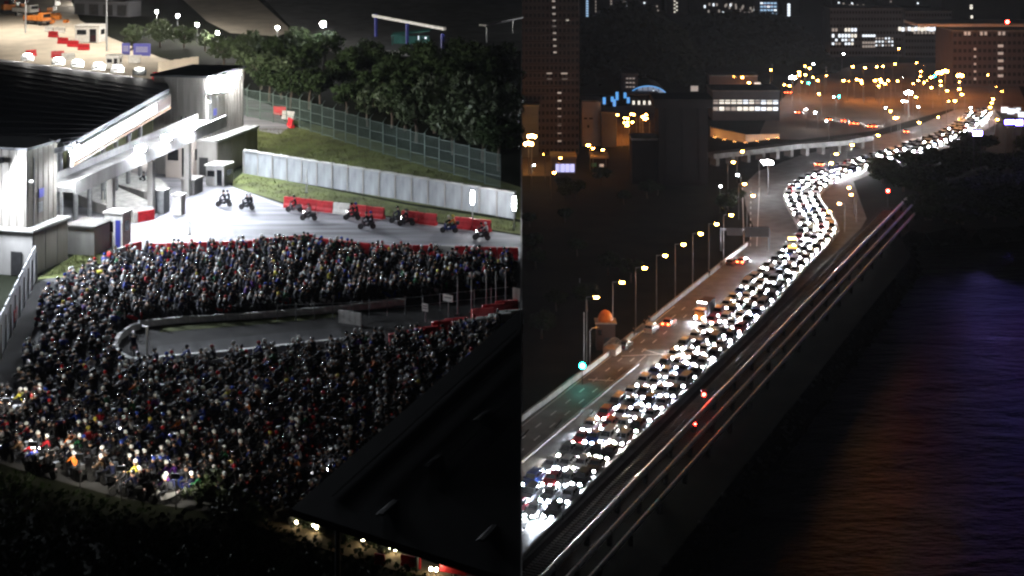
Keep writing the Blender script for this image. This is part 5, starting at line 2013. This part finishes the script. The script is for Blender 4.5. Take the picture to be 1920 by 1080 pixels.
for (px, py), lab in zip(((1594, 352), (1598, 365), (1576, 382), (1557, 397)), ('upper of two orange lamps close together behind the bend', 'lower of two orange lamps close together behind the bend', 'orange lamp on the apron behind the bend', 'orange lamp right beside the tip of the bend')):
    street_lamp(lab, px, py, 7.0, 'em_apron', PI, 'orange lamps on the apron behind the bend', 1.0, .32)
FAR = [(1510, 124), (1518, 128), (1499, 135), (1498, 141), (1510, 140), (1526, 145), (1535, 151), (1548, 142), (1549, 127), (1502, 154), (1482, 161), (1469, 159), (1537, 176), (1598, 125), (1621, 127), (1644, 125), (1656, 124), (1677, 120), (1717, 118), (1733, 123), (1580, 151), (1590, 152), (1605, 149), (1615, 151), (1617, 156), (1641, 151), (1649, 149), (1648, 161), (1654, 154), (1659, 157), (1667, 151), (1681, 152), (1728, 134), (1724, 143), (1723, 151), (1714, 157), (1731, 155), (1736, 151), (1744, 145), (1762, 152), (1765, 160), (1747, 164), (1777, 170), (1797, 154), (1797, 167), (1805, 177), (1777, 190), (1790, 189), (1854, 141), (1866, 163), (1879, 172), (1864, 186), (1861, 193), (1856, 201), (1716, 182), (1670, 208), (1725, 230), (1761, 220), (1680, 221), (1685, 221), (1327, 77), (1444, 80), (1445, 131), (1131, 130), (1212, 132), (1219, 129), (1226, 124), (1232, 123), (1237, 125), (1242, 126), (1247, 124), (1354, 139), (1365, 142), (1377, 143), (1391, 145), (1403, 155), (1091, 192), (1095, 186), (1094, 195), (1105, 195), (1109, 196), (1157, 215), (1182, 214), (1190, 215), (1171, 221), (1177, 222), (1184, 229), (1168, 230), (1176, 229), (1177, 235), (1204, 219), (1210, 215), (1214, 222), (1208, 223), (1104, 272), (1112, 278), (1132, 281), (1050, 296), (1037, 324), (1021, 290), (1685, 91), (1502, 78), (1869, 224)]
FARW = [(1524, 120), (1101, 140), (1248, 134), (1414, 143), (1431, 171), (1436, 171), (1691, 145), (1700, 190), (1694, 190), (1722, 200), (1660, 202), (1581, 101), (1448, 122), (1427, 302), (1385, 328), (1351, 349), (1565, 182), (1511, 205), (1530, 211), (1551, 227), (1820, 202), (1000, 310)]
BIG = [(1486, 146, 'w'), (1704, 174, 'w'), (1761, 137, 'o'), (1772, 134, 'o'), (1800, 142, 'o'), (997, 256, 's'), (991, 270, 's'), (1440, 305, 'w')]


def farplace(px, py):
    if px < 1140:
        return 'near the flats tower and white-walled block'
    if px < 1220 and py > 180:
        return 'in the busy junction behind the dark water tower'
    if px < 1260:
        return 'over the blue-rimmed glass arch'
    if px < 1460:
        return 'along the deck above the lit car park'
    if px < 1560:
        return 'at the near bend of the interchange'
    if px < 1700:
        return 'in the middle of the interchange'
    if py < 170:
        return 'below the wide brown office block'
    if px > 1840:
        return 'beside the brown block, past the queue head'
    return 'above the bright head of the car queue'


for px, py in FAR:
    street_lamp('small distant orange street lamp ' + farplace(px, py), px, py, 8.0, 'em_far', R.uniform(0, 6.2), 'distant orange lamps ' + farplace(px, py), .7, R.choice((.34, .42, .5)))
for px, py in FARW:
    street_lamp('small distant white street lamp ' + farplace(px, py), px, py, 7.0, 'em_farw', R.uniform(0, 6.2), 'distant white lamps ' + farplace(px, py), .6, R.choice((.26, .32)))
for ib, (px, py, c) in enumerate(BIG):
    p = GP(px, py, 9.0); p.z = 0
    r = thing('floodlight_mast', 'large bright %s mast light %s' % ('white' if c == 'w' else 'orange', farplace(px, py)), 'mast light', p, 0, 'bright mast lights around the interchange')
    MB().tube((0, 0, 0), (0, 0, 8.6), .16, .1, 8).build('pole', 'steel', r)
    for s in (-1, 0, 1):
        MB().ball((s * .9, 0, 9 + .25 * (s == 0)), .5, 10, 6).build('lamp', {'w': 'em_farw', 'o': 'em_far', 's': 'em_apron'}[c], r)


def signal(label, px, py, H, mt, rad=.35, cat='traffic light', name='traffic_light'):
    p = GP(px, py, H); p.z = 0
    r = thing(name, label, cat, p)
    MB().tube((0, .25, 0), (0, .25, H + .4), .09, .07, 8).build('pole', 'steel_dark', r)
    MB().box((0, .3, H), (.8, .3, 1.5)).build('housing', 'trim', r)
    MB().ball((0, .05, H), (rad, .12, rad), 12, 6).build('lens', mt, r)
    return r


signal('bright teal-green traffic signal by the outer parapet of the empty carriageway', 1092, 686, 3.2, 'em_green', .5)
signal('small green traffic signal among the interchange lamps, near bend', 1516, 156, 5, 'em_green', .35)
signal('small green traffic signal below the wide brown block', 1752, 143, 5, 'em_green', .35)
signal('small teal traffic signal beside a white lamp on the interchange road', 1573, 181, 5, 'em_green', .38)
signal('single red railway signal beside the water pipes in the foreground', 1320, 740, 2.8, 'em_red', .24, 'railway signal', 'railway_signal')
signal('red railway signal far along the track, before the dark mangroves', 1665, 358, 4.5, 'em_red', .4, 'railway signal', 'railway_signal')
signal('red aircraft warning lamp on the roof edge of the wide brown block', 1889, 41, 30, 'em_red', .7, 'warning lamp', 'warning_lamp')
p = GP(1318, 795, 1.5)  # added red lamp stands in for the signal's reflection on the pipe
r = thing('reflection_lamp', 'added red lamp standing in for the signal reflection on the nearest water pipe', 'lamp', (p.x - 1.3, p.y, 0))
MB().tube((0, 0, 0), (0, 0, 1.3), .05, .05, 6).build('pole', 'steel_dark', r)
MB().ball((0.12, 0, 1.5), .14, 8, 6).build('lamp', 'em_red', r)
for i, (px, py) in enumerate(((1482, 172), (1476, 172), (1497, 209), (1555, 222), (1583, 225), (1598, 229), (1606, 230), (1632, 235), (1640, 235), (1700, 245), (1541, 306), (1535, 306))):
    p = GP(px, py, .8)
    make_car('car', 'sedan', (.1, .06, .05), (p.x, p.y, .05), -1.0 + R.uniform(-.2, .2), 'distant car showing red tail lights on the interchange road', 'distant cars with red tail lights', True, (0, 0, 0))
    o = C.objects[-1]
    o.rotation_euler = (0, 0, -.35)
    for s in (-1, 1):
        put('tail_light', hot, o, (s * .55, 0, 0))

# ------------------------------------------------------------------ gantries, tank, sheds along the causeway
A = GP(1352, 470); B_ = GP(1442, 470)
H = CH - (440 + HZ) * A.y / F
r = thing('road_gantry', 'dark overhead sign gantry across the emptier carriageway', 'gantry', A)
W_ = B_.x - A.x
for x in (0, W_):
    MB().box((x, 0, H / 2 + .8), (.35, .35, H + 1.6)).build('post', 'steel_dark', r)
MB().box((W_ / 2, 0, H + 1.2), (W_, .4, .5)).build('beam', 'steel_dark', r)
MB().box((W_ * .74, -.3, H + .7), (W_ * .5, .14, 2.4)).build('sign_panel', 'facade_dark', r)
MB().box((W_ * .28, -.3, H + .8), (W_ * .34, .14, 1.8)).build('sign_panel', 'facade_dark', r)
for k, (px, py, lab) in enumerate(((1485, 447, 'upper yellow lit message sign beside the queue bend'), (1486, 463, 'lower yellow lit message sign beside the queue bend'))):
    p = GP(px, py + 18)
    Hs = CH - (py + HZ) * p.y / F
    r = thing('message_sign', lab, 'sign', p)
    MB().box((0, 0, Hs), (1.9, .2, .75)).build('panel', 'em_yellow', r)
    MB().box((0, .16, Hs), (2.1, .1, .95)).build('frame', 'trim', r)
    for s in (-.8, .8):
        MB().box((s, .2, Hs / 2), (.12, .12, Hs)).build('post', 'steel_dark', r)
p = GP(1135, 652)
r = thing('domed_tank', 'small dark building topped by an orange dome behind the parapet lamps', 'building', p)
MB().box((0, 0, 2.4), (3.4, 3.0, 4.8)).build('wall', 'facade_brown', r)
MB().box((0, -.1, 4.9), (3.9, 3.4, .2)).build('cornice', 'concrete', r)
MB().ball((0, 0, 5.0), (1.4, 1.4, 1.9), 14, 7, 0, 0).build('dome', 'orange_paint', r)
MB().box((.2, -1.53, 1.2), (1.0, .06, 2.2)).build('door', 'trim', r)
MB().box((-1.1, -1.53, 3.2), (.7, .06, .9)).build('window', 'glass', r)
p = GP(1148, 662)
r = thing('hoop_shed', 'pale rounded hoop-frame shed beside the domed building', 'shed', p, -.4)
for k in range(6):
    y = -1.5 + k * .6
    MB().path([(1.2 * math.cos(t), y, 1.2 + 1.2 * math.sin(t)) for t in np.linspace(0, PI, 7)], .05, 5).build('hoop', 'concrete', r)
MB().box((0, 0, .6), (2.4, 3.2, 1.2)).build('wall', 'facade_pale', r)
for px, py, h, lab in ((1095, 686, 9.4, 'thin grey pole standing beside the teal-green signal'), (1106, 680, 5.6, 'curved grey pole between the signal and the hoop shed'), (1087, 545, 2.6, 'short pale pillar alone in the dark ground')):
    p = GP(px, py)
    r = thing('pole', lab, 'pole', p)
    MB().tube((0, 0, 0), (0, 0, h), .1, .07, 8).build('shaft', 'steel', r)
    if h == 5.6:
        MB().path([(0, 0, h), (.4, 0, h + .5), (1.6, 0, h + .7)], .06).build('arm', 'steel', r)
for i, (px, py) in enumerate(((1376, 650), (1352, 673), (1441, 588), (1164, 858), (1055, 975))):
    p = GP(px, py)
    r = thing('lamp_column', 'unlit dark lamp column on the rail-side parapet', 'lamp column', p, 0, 'unlit columns on the rail-side parapet')
    MB().tube((0, 0, 0), (0, 0, 5.5), .09, .06, 8).build('pole', 'steel_dark', r)
    MB().box((-.4, 0, 5.5), (.9, .3, .12)).build('head', 'steel_dark', r)
# walkers on the kerb path of the outer parapet
J, E, Z = [(0, 0, .95, .13, .1), (0, 0, 1.15, .14, .1), (0, 0, 1.35, .17, .11), (0, 0, 1.5, .055), (0, .02, 1.62, .085, .1), (0, .02, 1.73, .07)], [(0, 1), (1, 2), (2, 3), (3, 4), (4, 5)], [1, 0, 0, 2, 2, 2]
for s in (-1, 1):
    k = len(J)
    J += [(s * .19, 0, 1.42, .065), (s * .24, -.05 * s, 1.15, .05), (s * .25, .06, .93, .035), (s * .25, .1, .82, .035, .025)]; E += [(2, k), (k, k + 1), (k + 1, k + 2), (k + 2, k + 3)]; Z += [0, 0, 0, 2]
    k = len(J)
    J += [(s * .1, 0, .9, .1), (s * .11, .12 * s, .5, .07), (s * .11, .05 * s - .05, .1, .045), (s * .11, .05 * s + .1, .05, .04, .03)]; E += [(0, k), (k, k + 1), (k + 1, k + 2), (k + 2, k + 3)]; Z += [1, 1, 1, 3]
WALK = skin_mesh('walker', J, E, RMATS, Z, 1)
HAIR = MB().ball((0, 0, 1.68), (.1, .115, .1), 10, 6, 0, -.2).mesh('hair', 'trim', True)
for i, px in enumerate((1188, 1208, 1217, 1330, 1352)):
    Yk = 106.0 / (K - (px - 960) / F)
    o = put('person', WALK, None, CW(-106.0, Yk, .05), dirn + R.uniform(-.4, .4), R.choice(((.02, .02, .03), (.2, .2, .2), (.05, .05, .2))))
    tag(o, 'dark figure walking along the outer parapet, %s from the green signal' % ORD[i], 'person', 'people walking along the outer parapet')
    put('hair', HAIR, o)

# ------------------------------------------------------------------ town beyond
WIN = {}


def block(name, label, x0, x1, yb, H, D, mt, wins=(), cat='building', Y=None, floors=0, grid=None, band=None):
    """front face spans photo columns x0..x1, standing on row yb; wins: (column, row, w, h, material) of lit windows"""
    if Y is None:
        Y = GP(0, yb).y
    X0, X1 = (x0 - 960) * Y / F, (x1 - 960) * Y / F
    r = thing(name, label, cat, ((X0 + X1) / 2, Y, 0))
    w = X1 - X0
    MB().box((0, D / 2, H / 2), (w, D, H)).build('wall', mt, r)
    MB().box((0, D / 2, H + .3), (w + .5, D + .5, .6)).build('roof', 'concrete_dark', r)
    if floors:
        me = MB().box((0, -.12, 0), (w + .2, .5, .35)).mesh('floor_band', band or mt)
        for k in range(1, floors):
            put('floor_band', me, r, (0, 0, H * k / floors))
    if grid:
        nx, nz, gw, gh = grid
        q = MB()
        for i in range(nx):
            for k in range(nz):
                q.box(((i + .5) / nx * w - w / 2, -.03, (k + .55) / nz * H), (gw, .08, gh))
        tag(q.build('dark_windows', 'facade_dark', r), kind='stuff')
    for px, py, ww, hh, mt2 in wins:
        key = (ww, hh, mt2, round(Y))
        if key not in WIN:
            WIN[key] = MB().box((0, -.10, 0), (ww * Y / F, .14, hh * Y / F)).mesh('window', mt2)
        put('window', WIN[key], r, ((px - 960) * Y / F - (X0 + X1) / 2, 0, CH - (py + HZ) * Y / F))
    return r


q = random.Random(9)
w = [(1038 + i * .35, 2 + i * 12, 6, 3, 'em_dim') for i in range(9)] + [(1064, 37, 5, 3, 'em_win')]
w += [(1030, 137, 10, 3, 'em_dim'), (1058, 137, 12, 4, 'em_dim'), (1030, 149, 8, 3, 'em_dim'), (1059, 149, 10, 3, 'em_dim')]
w += [(1049, 174 + 15 * i, 7, 3, 'em_dim') for i in range(7)]
block('apartment_tower', 'tall dark brown apartment tower with a lit stair column at the frame edge', 975, 1086, 290, 62, 22, 'facade_brown', w, floors=26, grid=(14, 26, .8, 1.1))
block('apartment_block', 'lower grey wing in front of the brown apartment tower', 975, 1010, 292, 16, 4, 'facade_grey', [], floors=6, Y=GP(0, 290).y - 5)
block('white_block', 'pale windowless block beside the brown apartment tower', 1091, 1127, 274, 14.5, 10, 'facade_pale', [(1098, 222, 6, 3, 'trim'), (1108, 222, 7, 3, 'trim'), (1103, 237, 4, 5, 'trim')])
block('grey_block', 'dim grey low block joined to the pale windowless block', 1128, 1156, 276, 11, 12, 'facade_grey', [])
r = thing('water_tower', 'dark flared tower silhouetted against the lit junction', 'tower', GP(1281, 348))
o = Vector(r.location)
s = o.y / F
hw = 46 * s
Ht = CH - (187 + HZ) * s
MB().box((0, 6, Ht * .46), (hw * 2, 12, Ht * .92)).build('wall', 'facade_dark', r)
MB().box((0, 6, Ht * .96), (hw * 2 + 2.4, 13.4, Ht * .08 + .6), 0, 0, (1.04, 1.04)).build('tank', 'facade_dark', r)
for x in (-.66, 0, .66):
    MB().box((x * hw, -.12, Ht * .45), (.5, .3, Ht * .88)).build('pilaster', 'facade_dark', r)
block('dark_annex', 'lower black annex beside the silhouetted tower', 1185, 1232, 345, 12.5, 9, 'facade_dark', [])
# glass arch
p = GP(1215, 190)
s = p.y / F
r = thing('glass_arch', 'arched glass station roof with a blue lit rim', 'station', p)
Rr = 40 * s
pts = [(Rr * math.cos(t), 0, Rr * .72 * math.sin(t)) for t in np.linspace(0, PI, 17)]
q2 = MB()
q2.loft([[(x, y, z) for x, _, z in pts] for y in (0, 26)], 0, False)
q2.build('vault', 'arch_glass', r)
q2 = MB()
q2.poly([(x, .3, z) for x, _, z in pts])
q2.f = [tuple(range(len(pts)))]
q2.build('gable', 'em_arch', r)
MB().path([(x, -.2, z) for x, _, z in pts], .22, 6).build('rim_light', 'em_bluelit', r)
for k in range(1, 8):
    x = -Rr + k * Rr / 4
    zz = Rr * .72 * math.sqrt(max(0, 1 - (x / Rr) ** 2))
    MB().box((x, .1, zz / 2), (.2, .3, zz)).build('mullion', 'steel_dark', r)
for k in range(9):
    MB().box((Rr * .25 + k * .9, -.35, Rr * .5 - k * .45), (.5, .15, .5)).build('window', 'em_winw', r)
block('station_annex', 'low station wing with rows of small lit windows left of the glass arch', 1168, 1196, 190, 10.5, 14, 'facade_grey', [(1176 + (i % 3) * 6, 147 + (i // 3) * 8, 4, 2, 'em_dim') for i in range(9)])
block('junction_hall', 'dark flat hall under the glass arch', 1176, 1235, 196, 3.6, 12, 'facade_dark', [(1188 + i * 10, 193, 4, 8, 'em_win') for i in range(5)])
for i, (px, py) in enumerate(((1122, 193), (1133, 189), (1148, 186), (1152, 193), (1157, 180), (1172, 179), (1178, 188))):
    p = GP(px, py + 16)
    Hs = CH - (py + HZ) * p.y / F
    r = thing('neon_sign', 'upright blue neon sign in the cluster by the station hall', 'neon sign', p, 0, 'blue neon signs by the station hall')
    MB().box((0, 0, Hs), (1.1, .25, R.uniform(1.5, 3.2))).build('panel', 'em_bluelit', r)
    MB().tube((0, .2, 0), (0, .2, Hs), .1, .1, 6).build('pole', 'steel_dark', r)
block('shop', 'low shop with a blue-white lit front at the foot of the apartment tower', 1034, 1080, 326, 4.6, 8, 'facade_grey', [(1046 + i * 9, 315, 8, 15, 'em_shop') for i in range(4)])
block('shop', 'low shop with a green lit sign in the dark street', 1108, 1140, 322, 4.0, 8, 'facade_dark', [(1114, 309, 9, 7, 'em_green' if False else 'teal_paint'), (1128, 310, 8, 5, 'em_dim')])
# car park with lit decks
w = []
for lv, py in enumerate((191, 204)):
    for i in range(11):
        w.append((1342 + i * 11.2, py + (i > 7) * .6, 9, 7, q.choice(['em_winw', 'em_win', 'em_win', 'em_dim'])))
r = block('car_park', 'two-storey car park with bright white decks behind orange lamps', 1336, 1462, 226, 10.5, 16, 'facade_grey', w, floors=3)
block('toll_plaza', 'low dim building with warm walls above the car park', 1330, 1420, 180, 8, 10, 'facade_brown', [(1302, 166, 14, 10, 'em_dim'), (1420, 158, 12, 7, 'em_dim')])
# orange-washed ramp
r = thing('ramp_wall', 'ramp wall washed with orange light below the car park', 'ramp', GP(1400, 262))
o = Vector(r.location)
A, B_ = GP(1332, 256), GP(1398, 267)
C_, D_ = GP(1462, 258), GP(1340, 236)
q2 = MB()
a, L = bar_dir(A, B_)
for i in range(14):
    t0 = i / 14
    p0, p1 = A.lerp(B_, t0) - o, A.lerp(B_, t0 + .95 / 14) - o
    MB().add([p0, p1, p1 + Vector((0, .3, 2.6)), p0 + Vector((0, .3, 3.6 - t0))], [(0, 1, 2, 3)]).add([p0 + Vector((0, .4, 0)), p1 + Vector((0, .4, 0)), p1 + Vector((0, .5, 2.6)), p0 + Vector((0, .5, 3.6 - t0))], [(3, 2, 1, 0)]).build('panel', 'facade_pale', r)
a, L = bar_dir(B_, C_)
for i in range(12):
    p0, p1 = B_.lerp(C_, i / 12) - o, B_.lerp(C_, (i + .95) / 12) - o
    MB().add([p0, p1, p1 + Vector((0, .3, 2.4 - i * .1)), p0 + Vector((0, .3, 2.5 - i * .1))], [(0, 1, 2, 3)]).add([p0 + Vector((0, .4, 0)), p1 + Vector((0, .4, 0)), p1 + Vector((0, .5, 2.4 - i * .1)), p0 + Vector((0, .5, 2.5 - i * .1))], [(3, 2, 1, 0)]).build('panel', 'facade_pale', r)
for px, py in ((1340, 260), (1358, 264), (1378, 268), (1398, 270), (1420, 267), (1440, 264), (1458, 261)):
    p = GP(px, py)
    r = thing('wash_light', 'low orange wash light at the foot of the ramp wall', 'lamp', p, 0, 'orange wash lights under the ramp wall')
    MB().box((0, 0, .25), (1.4, .4, .4)).build('housing', 'steel_dark', r)
    MB().box((0, .24, .3), (1.2, .05, .3)).build('lamp', 'em_wash', r)
# flyover
fl = [GP(1325, 290, 3.5), GP(1400, 282, 3.5), GP(1480, 272, 3.5), GP(1560, 266, 3.5), GP(1610, 258, 3.5)]
r = thing('flyover', 'pale concrete flyover crossing behind the dark tower towards the queue head', 'flyover', fl[0] - Vector((0, 0, 3.5)))
o = Vector(r.location)
for p, a in along(fl, 6):
    MB().box((3, 0, 3.1), (5.96, 7, .8), 0).build('deck', 'concrete_dark', r, loc=p - o - Vector((0, 0, 3.5)), rz=a)
    MB().box((3, -3.4, 3.9), (5.96, .25, .8), 0).build('parapet', 'concrete_dark', r, loc=p - o - Vector((0, 0, 3.5)), rz=a)
    MB().box((3, 0, 1.35), (1.2, 3, 2.7), 0).build('pier', 'concrete_dark', r, loc=p - o - Vector((0, 0, 3.5)), rz=a)
# office with window grid
w = []
for px in range(1562, 1610, 6):
    for k, py in enumerate((56, 67, 75, 82)):
        if q.random() < .8:
            w.append((px, py, 4, 6 if k < 2 else 4, q.choice(['em_winw', 'em_dim', 'em_win'])))
for px in range(1619, 1640, 5):
    for py in (67, 80, 87):
        w.append((px, py, 4, 4, 'em_winw' if py == 67 else 'em_dim'))
for px in range(1643, 1676, 6):
    for py in (72, 78, 85):
        w.append((px, py, 3, 3, 'em_dim' if q.random() < .5 else 'em_winw'))
block('office_block', 'office block with a bright grid of small windows above the interchange', 1556, 1696, 106, 24, 20, 'facade_grey', w, grid=(24, 7, 1.0, 1.4))
w = [(1687 + i * 6, 54 + (i % 3 == 1) * 1, 5, 7, q.choice(['em_win', 'em_winw', 'em_dim'])) for i in range(13)] + [(1715 + i * 7, 61, 4, 5, 'em_dim') for i in range(6)] + [(1764, 83, 8, 7, 'em_winw')]
block('office_block', 'long low office with one bright top floor beside the brown block', 1697, 1784, 108, 23, 20, 'facade_grey', w, grid=(16, 7, 1.0, 1.4))
w = [(1828, 92 + 14 * i, 4, 4, 'em_dim') for i in range(5)] + [(1876, 86 + 14 * i, 10, 5, 'em_dim') for i in range(5)] + [(x, 62, 5, 8, 'em_dim') for x in (1810, 1817, 1840, 1848, 1874, 1882)]
block('brown_block', 'wide brown block with overhanging flat roof at the photo edge', 1786, 1990, 162, 23.6, 26, 'facade_brown', w, grid=(22, 7, 1.3, 1.5))
p = GP(1790, 162); s = p.y / F
r = thing('roof_canopy', 'long thin overhanging roof slab on top of the wide brown block', 'roof', ((1850 - 960) * s, p.y - 1, CH - (46 + HZ) * s))
MB().box((0, 8, 0), (62, 22, 1.2)).build('slab', 'facade_pale', r)
block('brown_tower', 'brown tower rising behind the wide flat roof', 1766, 1912, 60, 60, 24, 'facade_brown', [(1821, 13, 5, 8, 'em_win'), (1822, 32, 4, 6, 'em_win')], Y=900, floors=24)
# towers far behind, cut by the frame top
def lit(px0, px1, py0, py1, n, mts, seed, w=3, h=3):
    qq = random.Random(seed)
    return [(qq.uniform(px0, px1), qq.uniform(py0, py1), w, h, qq.choice(mts)) for _ in range(n)]


block('blue_tower', 'bluish high-rise with a lit vertical strip, behind the black hill', 1088, 1162, 60, 80, 26, 'facade_blue', [(1101, 2 + 4.6 * i, 4, 3, 'em_winb') for i in range(7)] + [(1146, 2 + 5 * i, 3, 3, 'em_dim') for i in range(5)] + [(1117, 3 + 6 * i, 2, 3, 'em_dim') for i in range(4)], Y=1000)
block('grey_tower', 'dark high-rise with scattered window lights behind the black hill', 1164, 1240, 60, 70, 26, 'facade_grey', lit(1168, 1236, 3, 26, 16, ['em_dim', 'em_winw'], 1), Y=1050)
block('slim_tower', 'slim high-rise with one bright zigzag of stair lights', 1252, 1290, 60, 75, 22, 'facade_grey', [(1265 + (i % 2) * 4, 2 + 3.4 * i, 3, 2, 'em_win') for i in range(7)], Y=1020)
block('podium_block', 'broad dim block with a row of lit shop windows', 1300, 1425, 60, 60, 26, 'facade_grey', lit(1312, 1415, 4, 27, 26, ['em_winw', 'em_dim'], 2, 3, 5) + lit(1338, 1372, 33, 38, 8, ['em_win'], 3, 4, 4), Y=1040)
w = [(1428 + (i % 5) * 6.4, 6 + (i // 5) * 6.5, 5, 3, 'em_winb' if i % 7 else 'em_winw') for i in range(30)]
block('lit_tower', 'tower with bright blue-white banded windows and a red top band', 1424, 1460, 60, 80, 22, 'facade_blue', w + [(1434 + 6 * i, 10, 5, 2, 'em_tail') for i in range(3)], Y=980)
block('slim_tower', 'slim dark tower with a cluster of very bright white windows', 1466, 1500, 60, 80, 22, 'facade_grey', [(1479, 9 + 5 * i, 5, 4, 'em_winw') for i in range(6)], Y=1010)
block('dark_tower', 'dark high-rise with a few white windows above the office grid', 1560, 1640, 60, 80, 24, 'facade_dark', lit(1566, 1632, 3, 38, 24, ['em_winw', 'em_dim'], 4), Y=1060)
block('dark_tower', 'dark high-rise with faint lights next to the brown tower', 1650, 1750, 60, 80, 24, 'facade_dark', lit(1660, 1740, 3, 46, 18, ['em_dim', 'em_winw'], 5), Y=1100)
# black wooded hill
def hill(name, x0, x1, yb, yt, D, seed, n):
    qq = random.Random(seed)
    Y = GP(0, yb).y
    b = MB()
    for i in range(n):
        t, u = qq.random(), qq.random()
        px = lerp(x0, x1, t)
        prof = math.sin(PI * min(1, max(0, .08 + t * .84))) ** .6
        h = (yb - yt) * Y / F * prof
        y = Y + u * D
        z = h * (.25 + .75 * u) * qq.uniform(.9, 1.08)
        c = Vector(((px - 960) * Y / F, y, z))
        for k in range(9):
            d = Vector((qq.gauss(0, 1), qq.gauss(0, 1), qq.gauss(0, 1))).normalized()
            p = c + d * qq.uniform(1.0, 2.4)
            uu = d.orthogonal().normalized()
            ww = d.cross(uu)
            sc = qq.uniform(.7, 1.5)
            b.add([p - uu * sc, p + ww * sc, p + uu * sc, p - ww * sc], [(0, 1, 2, 3)])
    tag(b.build(name, 'leaf_shaded'), kind='stuff')
    nx = 24
    rows = []
    for u in (-.02, .3, .6, 1.0, 1.4):
        row = []
        for i in range(nx + 1):
            t = i / nx
            prof = math.sin(PI * min(1, max(0, .08 + t * .84))) ** .6
            h = (yb - yt) * Y / F * prof * (max(0, .2 + .75 * min(u, 1)) if u > 0 else -.05) * (1 if u <= 1 else .4)
            row.append((((lerp(x0, x1, t)) - 960) * Y / F, Y + u * D, h))
        rows.append(row)
    b = MB()
    vs = [p for rw in rows for p in rw]
    b.add(vs, [(j * (nx + 1) + i, j * (nx + 1) + i + 1, (j + 1) * (nx + 1) + i + 1, (j + 1) * (nx + 1) + i) for j in range(4) for i in range(nx)])
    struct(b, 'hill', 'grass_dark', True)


hill('hill_wood', 1070, 1330, 178, 34, 60, 5, 1500)
hill('hill_wood', 1290, 1570, 138, 44, 60, 6, 1300)
# mangrove shore: dark low trees one by one
q = random.Random(31)
n = 0
while n < 110:
    px, py = q.uniform(1640, 2010), q.uniform(268, 428)
    if not inpoly(px, py, [(1655, 320), (1790, 276), (1850, 250), (2010, 262), (2010, 420), (1830, 424), (1740, 428), (1700, 424), (1706, 380), (1650, 350)]):
        continue
    n += 1
    p = GP(px, py)
    k = q.randrange(4)
    s = q.uniform(.8, 1.25)
    r = thing('mangrove_tree', 'low dark mangrove tree on the black shore between the queue and the water', 'tree', p, q.uniform(0, 6), 'mangroves on the shore')
    put('trunk', TR[k], r); o = put('crown', CR[3], r, (0, 0, 3.4))
    r.scale = (s * 1.5, s * 1.5, s * q.uniform(.6, .85))
for i in range(34):
    px, py = q.uniform(985, 1390), q.uniform(345, 640)
    if py > 655 - (px - 985) * .62 or 1170 < px < 1345 and py < 365:
        continue
    p = GP(px, py)
    s = q.uniform(.6, 1.1)
    r = thing('tree', 'dark unlit tree on the black ground beyond the parapet lamps', 'tree', p, q.uniform(0, 6), 'unlit trees beyond the parapet lamps')
    put('trunk', TR[i % 4], r); put('crown', CR[3], r, (0, 0, 4.4))
    r.scale = (s, s, s * .8)

# lit boards on the shore; the violet one is added to tint the water
def lit_board(label, px, py, H, w, h, mt):
    p = GP(px, py, H); p.z = 0
    r = thing('lit_board', label, 'sign', p, 0.15)
    for s_ in (-1, 1):
        MB().tube((s_ * w * .4, .25, 0), (s_ * w * .4, .25, H), .14, .1, 8).build('pole', 'steel_dark', r)
    MB().box((0, .12, H), (w + .3, .2, h + .3)).build('frame', 'trim', r)
    MB().box((0, -.02, H), (w, .06, h)).build('panel', mt, r)


lit_board('blue lit board on tall poles above the black mangroves', 1893, 229, 15, 3.0, 1.2, 'em_blue')
lit_board('smaller blue lit board at the very edge of the mangroves', 1911, 230, 14, 2.2, 1.6, 'em_blue')
lit_board('added violet board to light the water, above the mangroves, nearest the queue head', 1833, 250, 14, 2.6, 1.1, 'em_violet_fill')
# small lit stalls at the queue head
for i, (px, py) in enumerate(((1885, 205), (1897, 208), (1909, 206), (1917, 214))):
    p = GP(px, py + 8)
    r = thing('stall', 'small brightly lit stall beyond the head of the car queue', 'stall', p, 0, 'lit stalls beyond the queue head')
    MB().box((0, 0, 2.6), (2.8, 2.4, .2)).build('roof', 'steel', r)
    MB().box((0, 1, 1.4), (2.4, .1, 2.2)).build('back_wall', 'em_winw', r)
    for s in (-1.2, 1.2):
        MB().box((s, -1, 1.25), (.12, .12, 2.5)).build('post', 'steel_dark', r)

# ------------------------------------------------------------------ night haze over the whole place
hm = bpy.data.materials.new('haze')
hm.use_nodes = True
hm.node_tree.nodes.clear()
ho = hm.node_tree.nodes.new('ShaderNodeOutputMaterial')
hv = hm.node_tree.nodes.new('ShaderNodeVolumePrincipled')
hv.inputs['Color'].default_value = (0.9, 0.93, 1.0, 1)
hv.inputs['Density'].default_value = HAZE
hm.node_tree.links.new(hv.outputs[0], ho.inputs['Volume'])
M['haze'] = hm
tag(MB().box((0, 1700, 39), (3200, 3500, 94.4)).build('haze', 'haze'), kind='stuff')
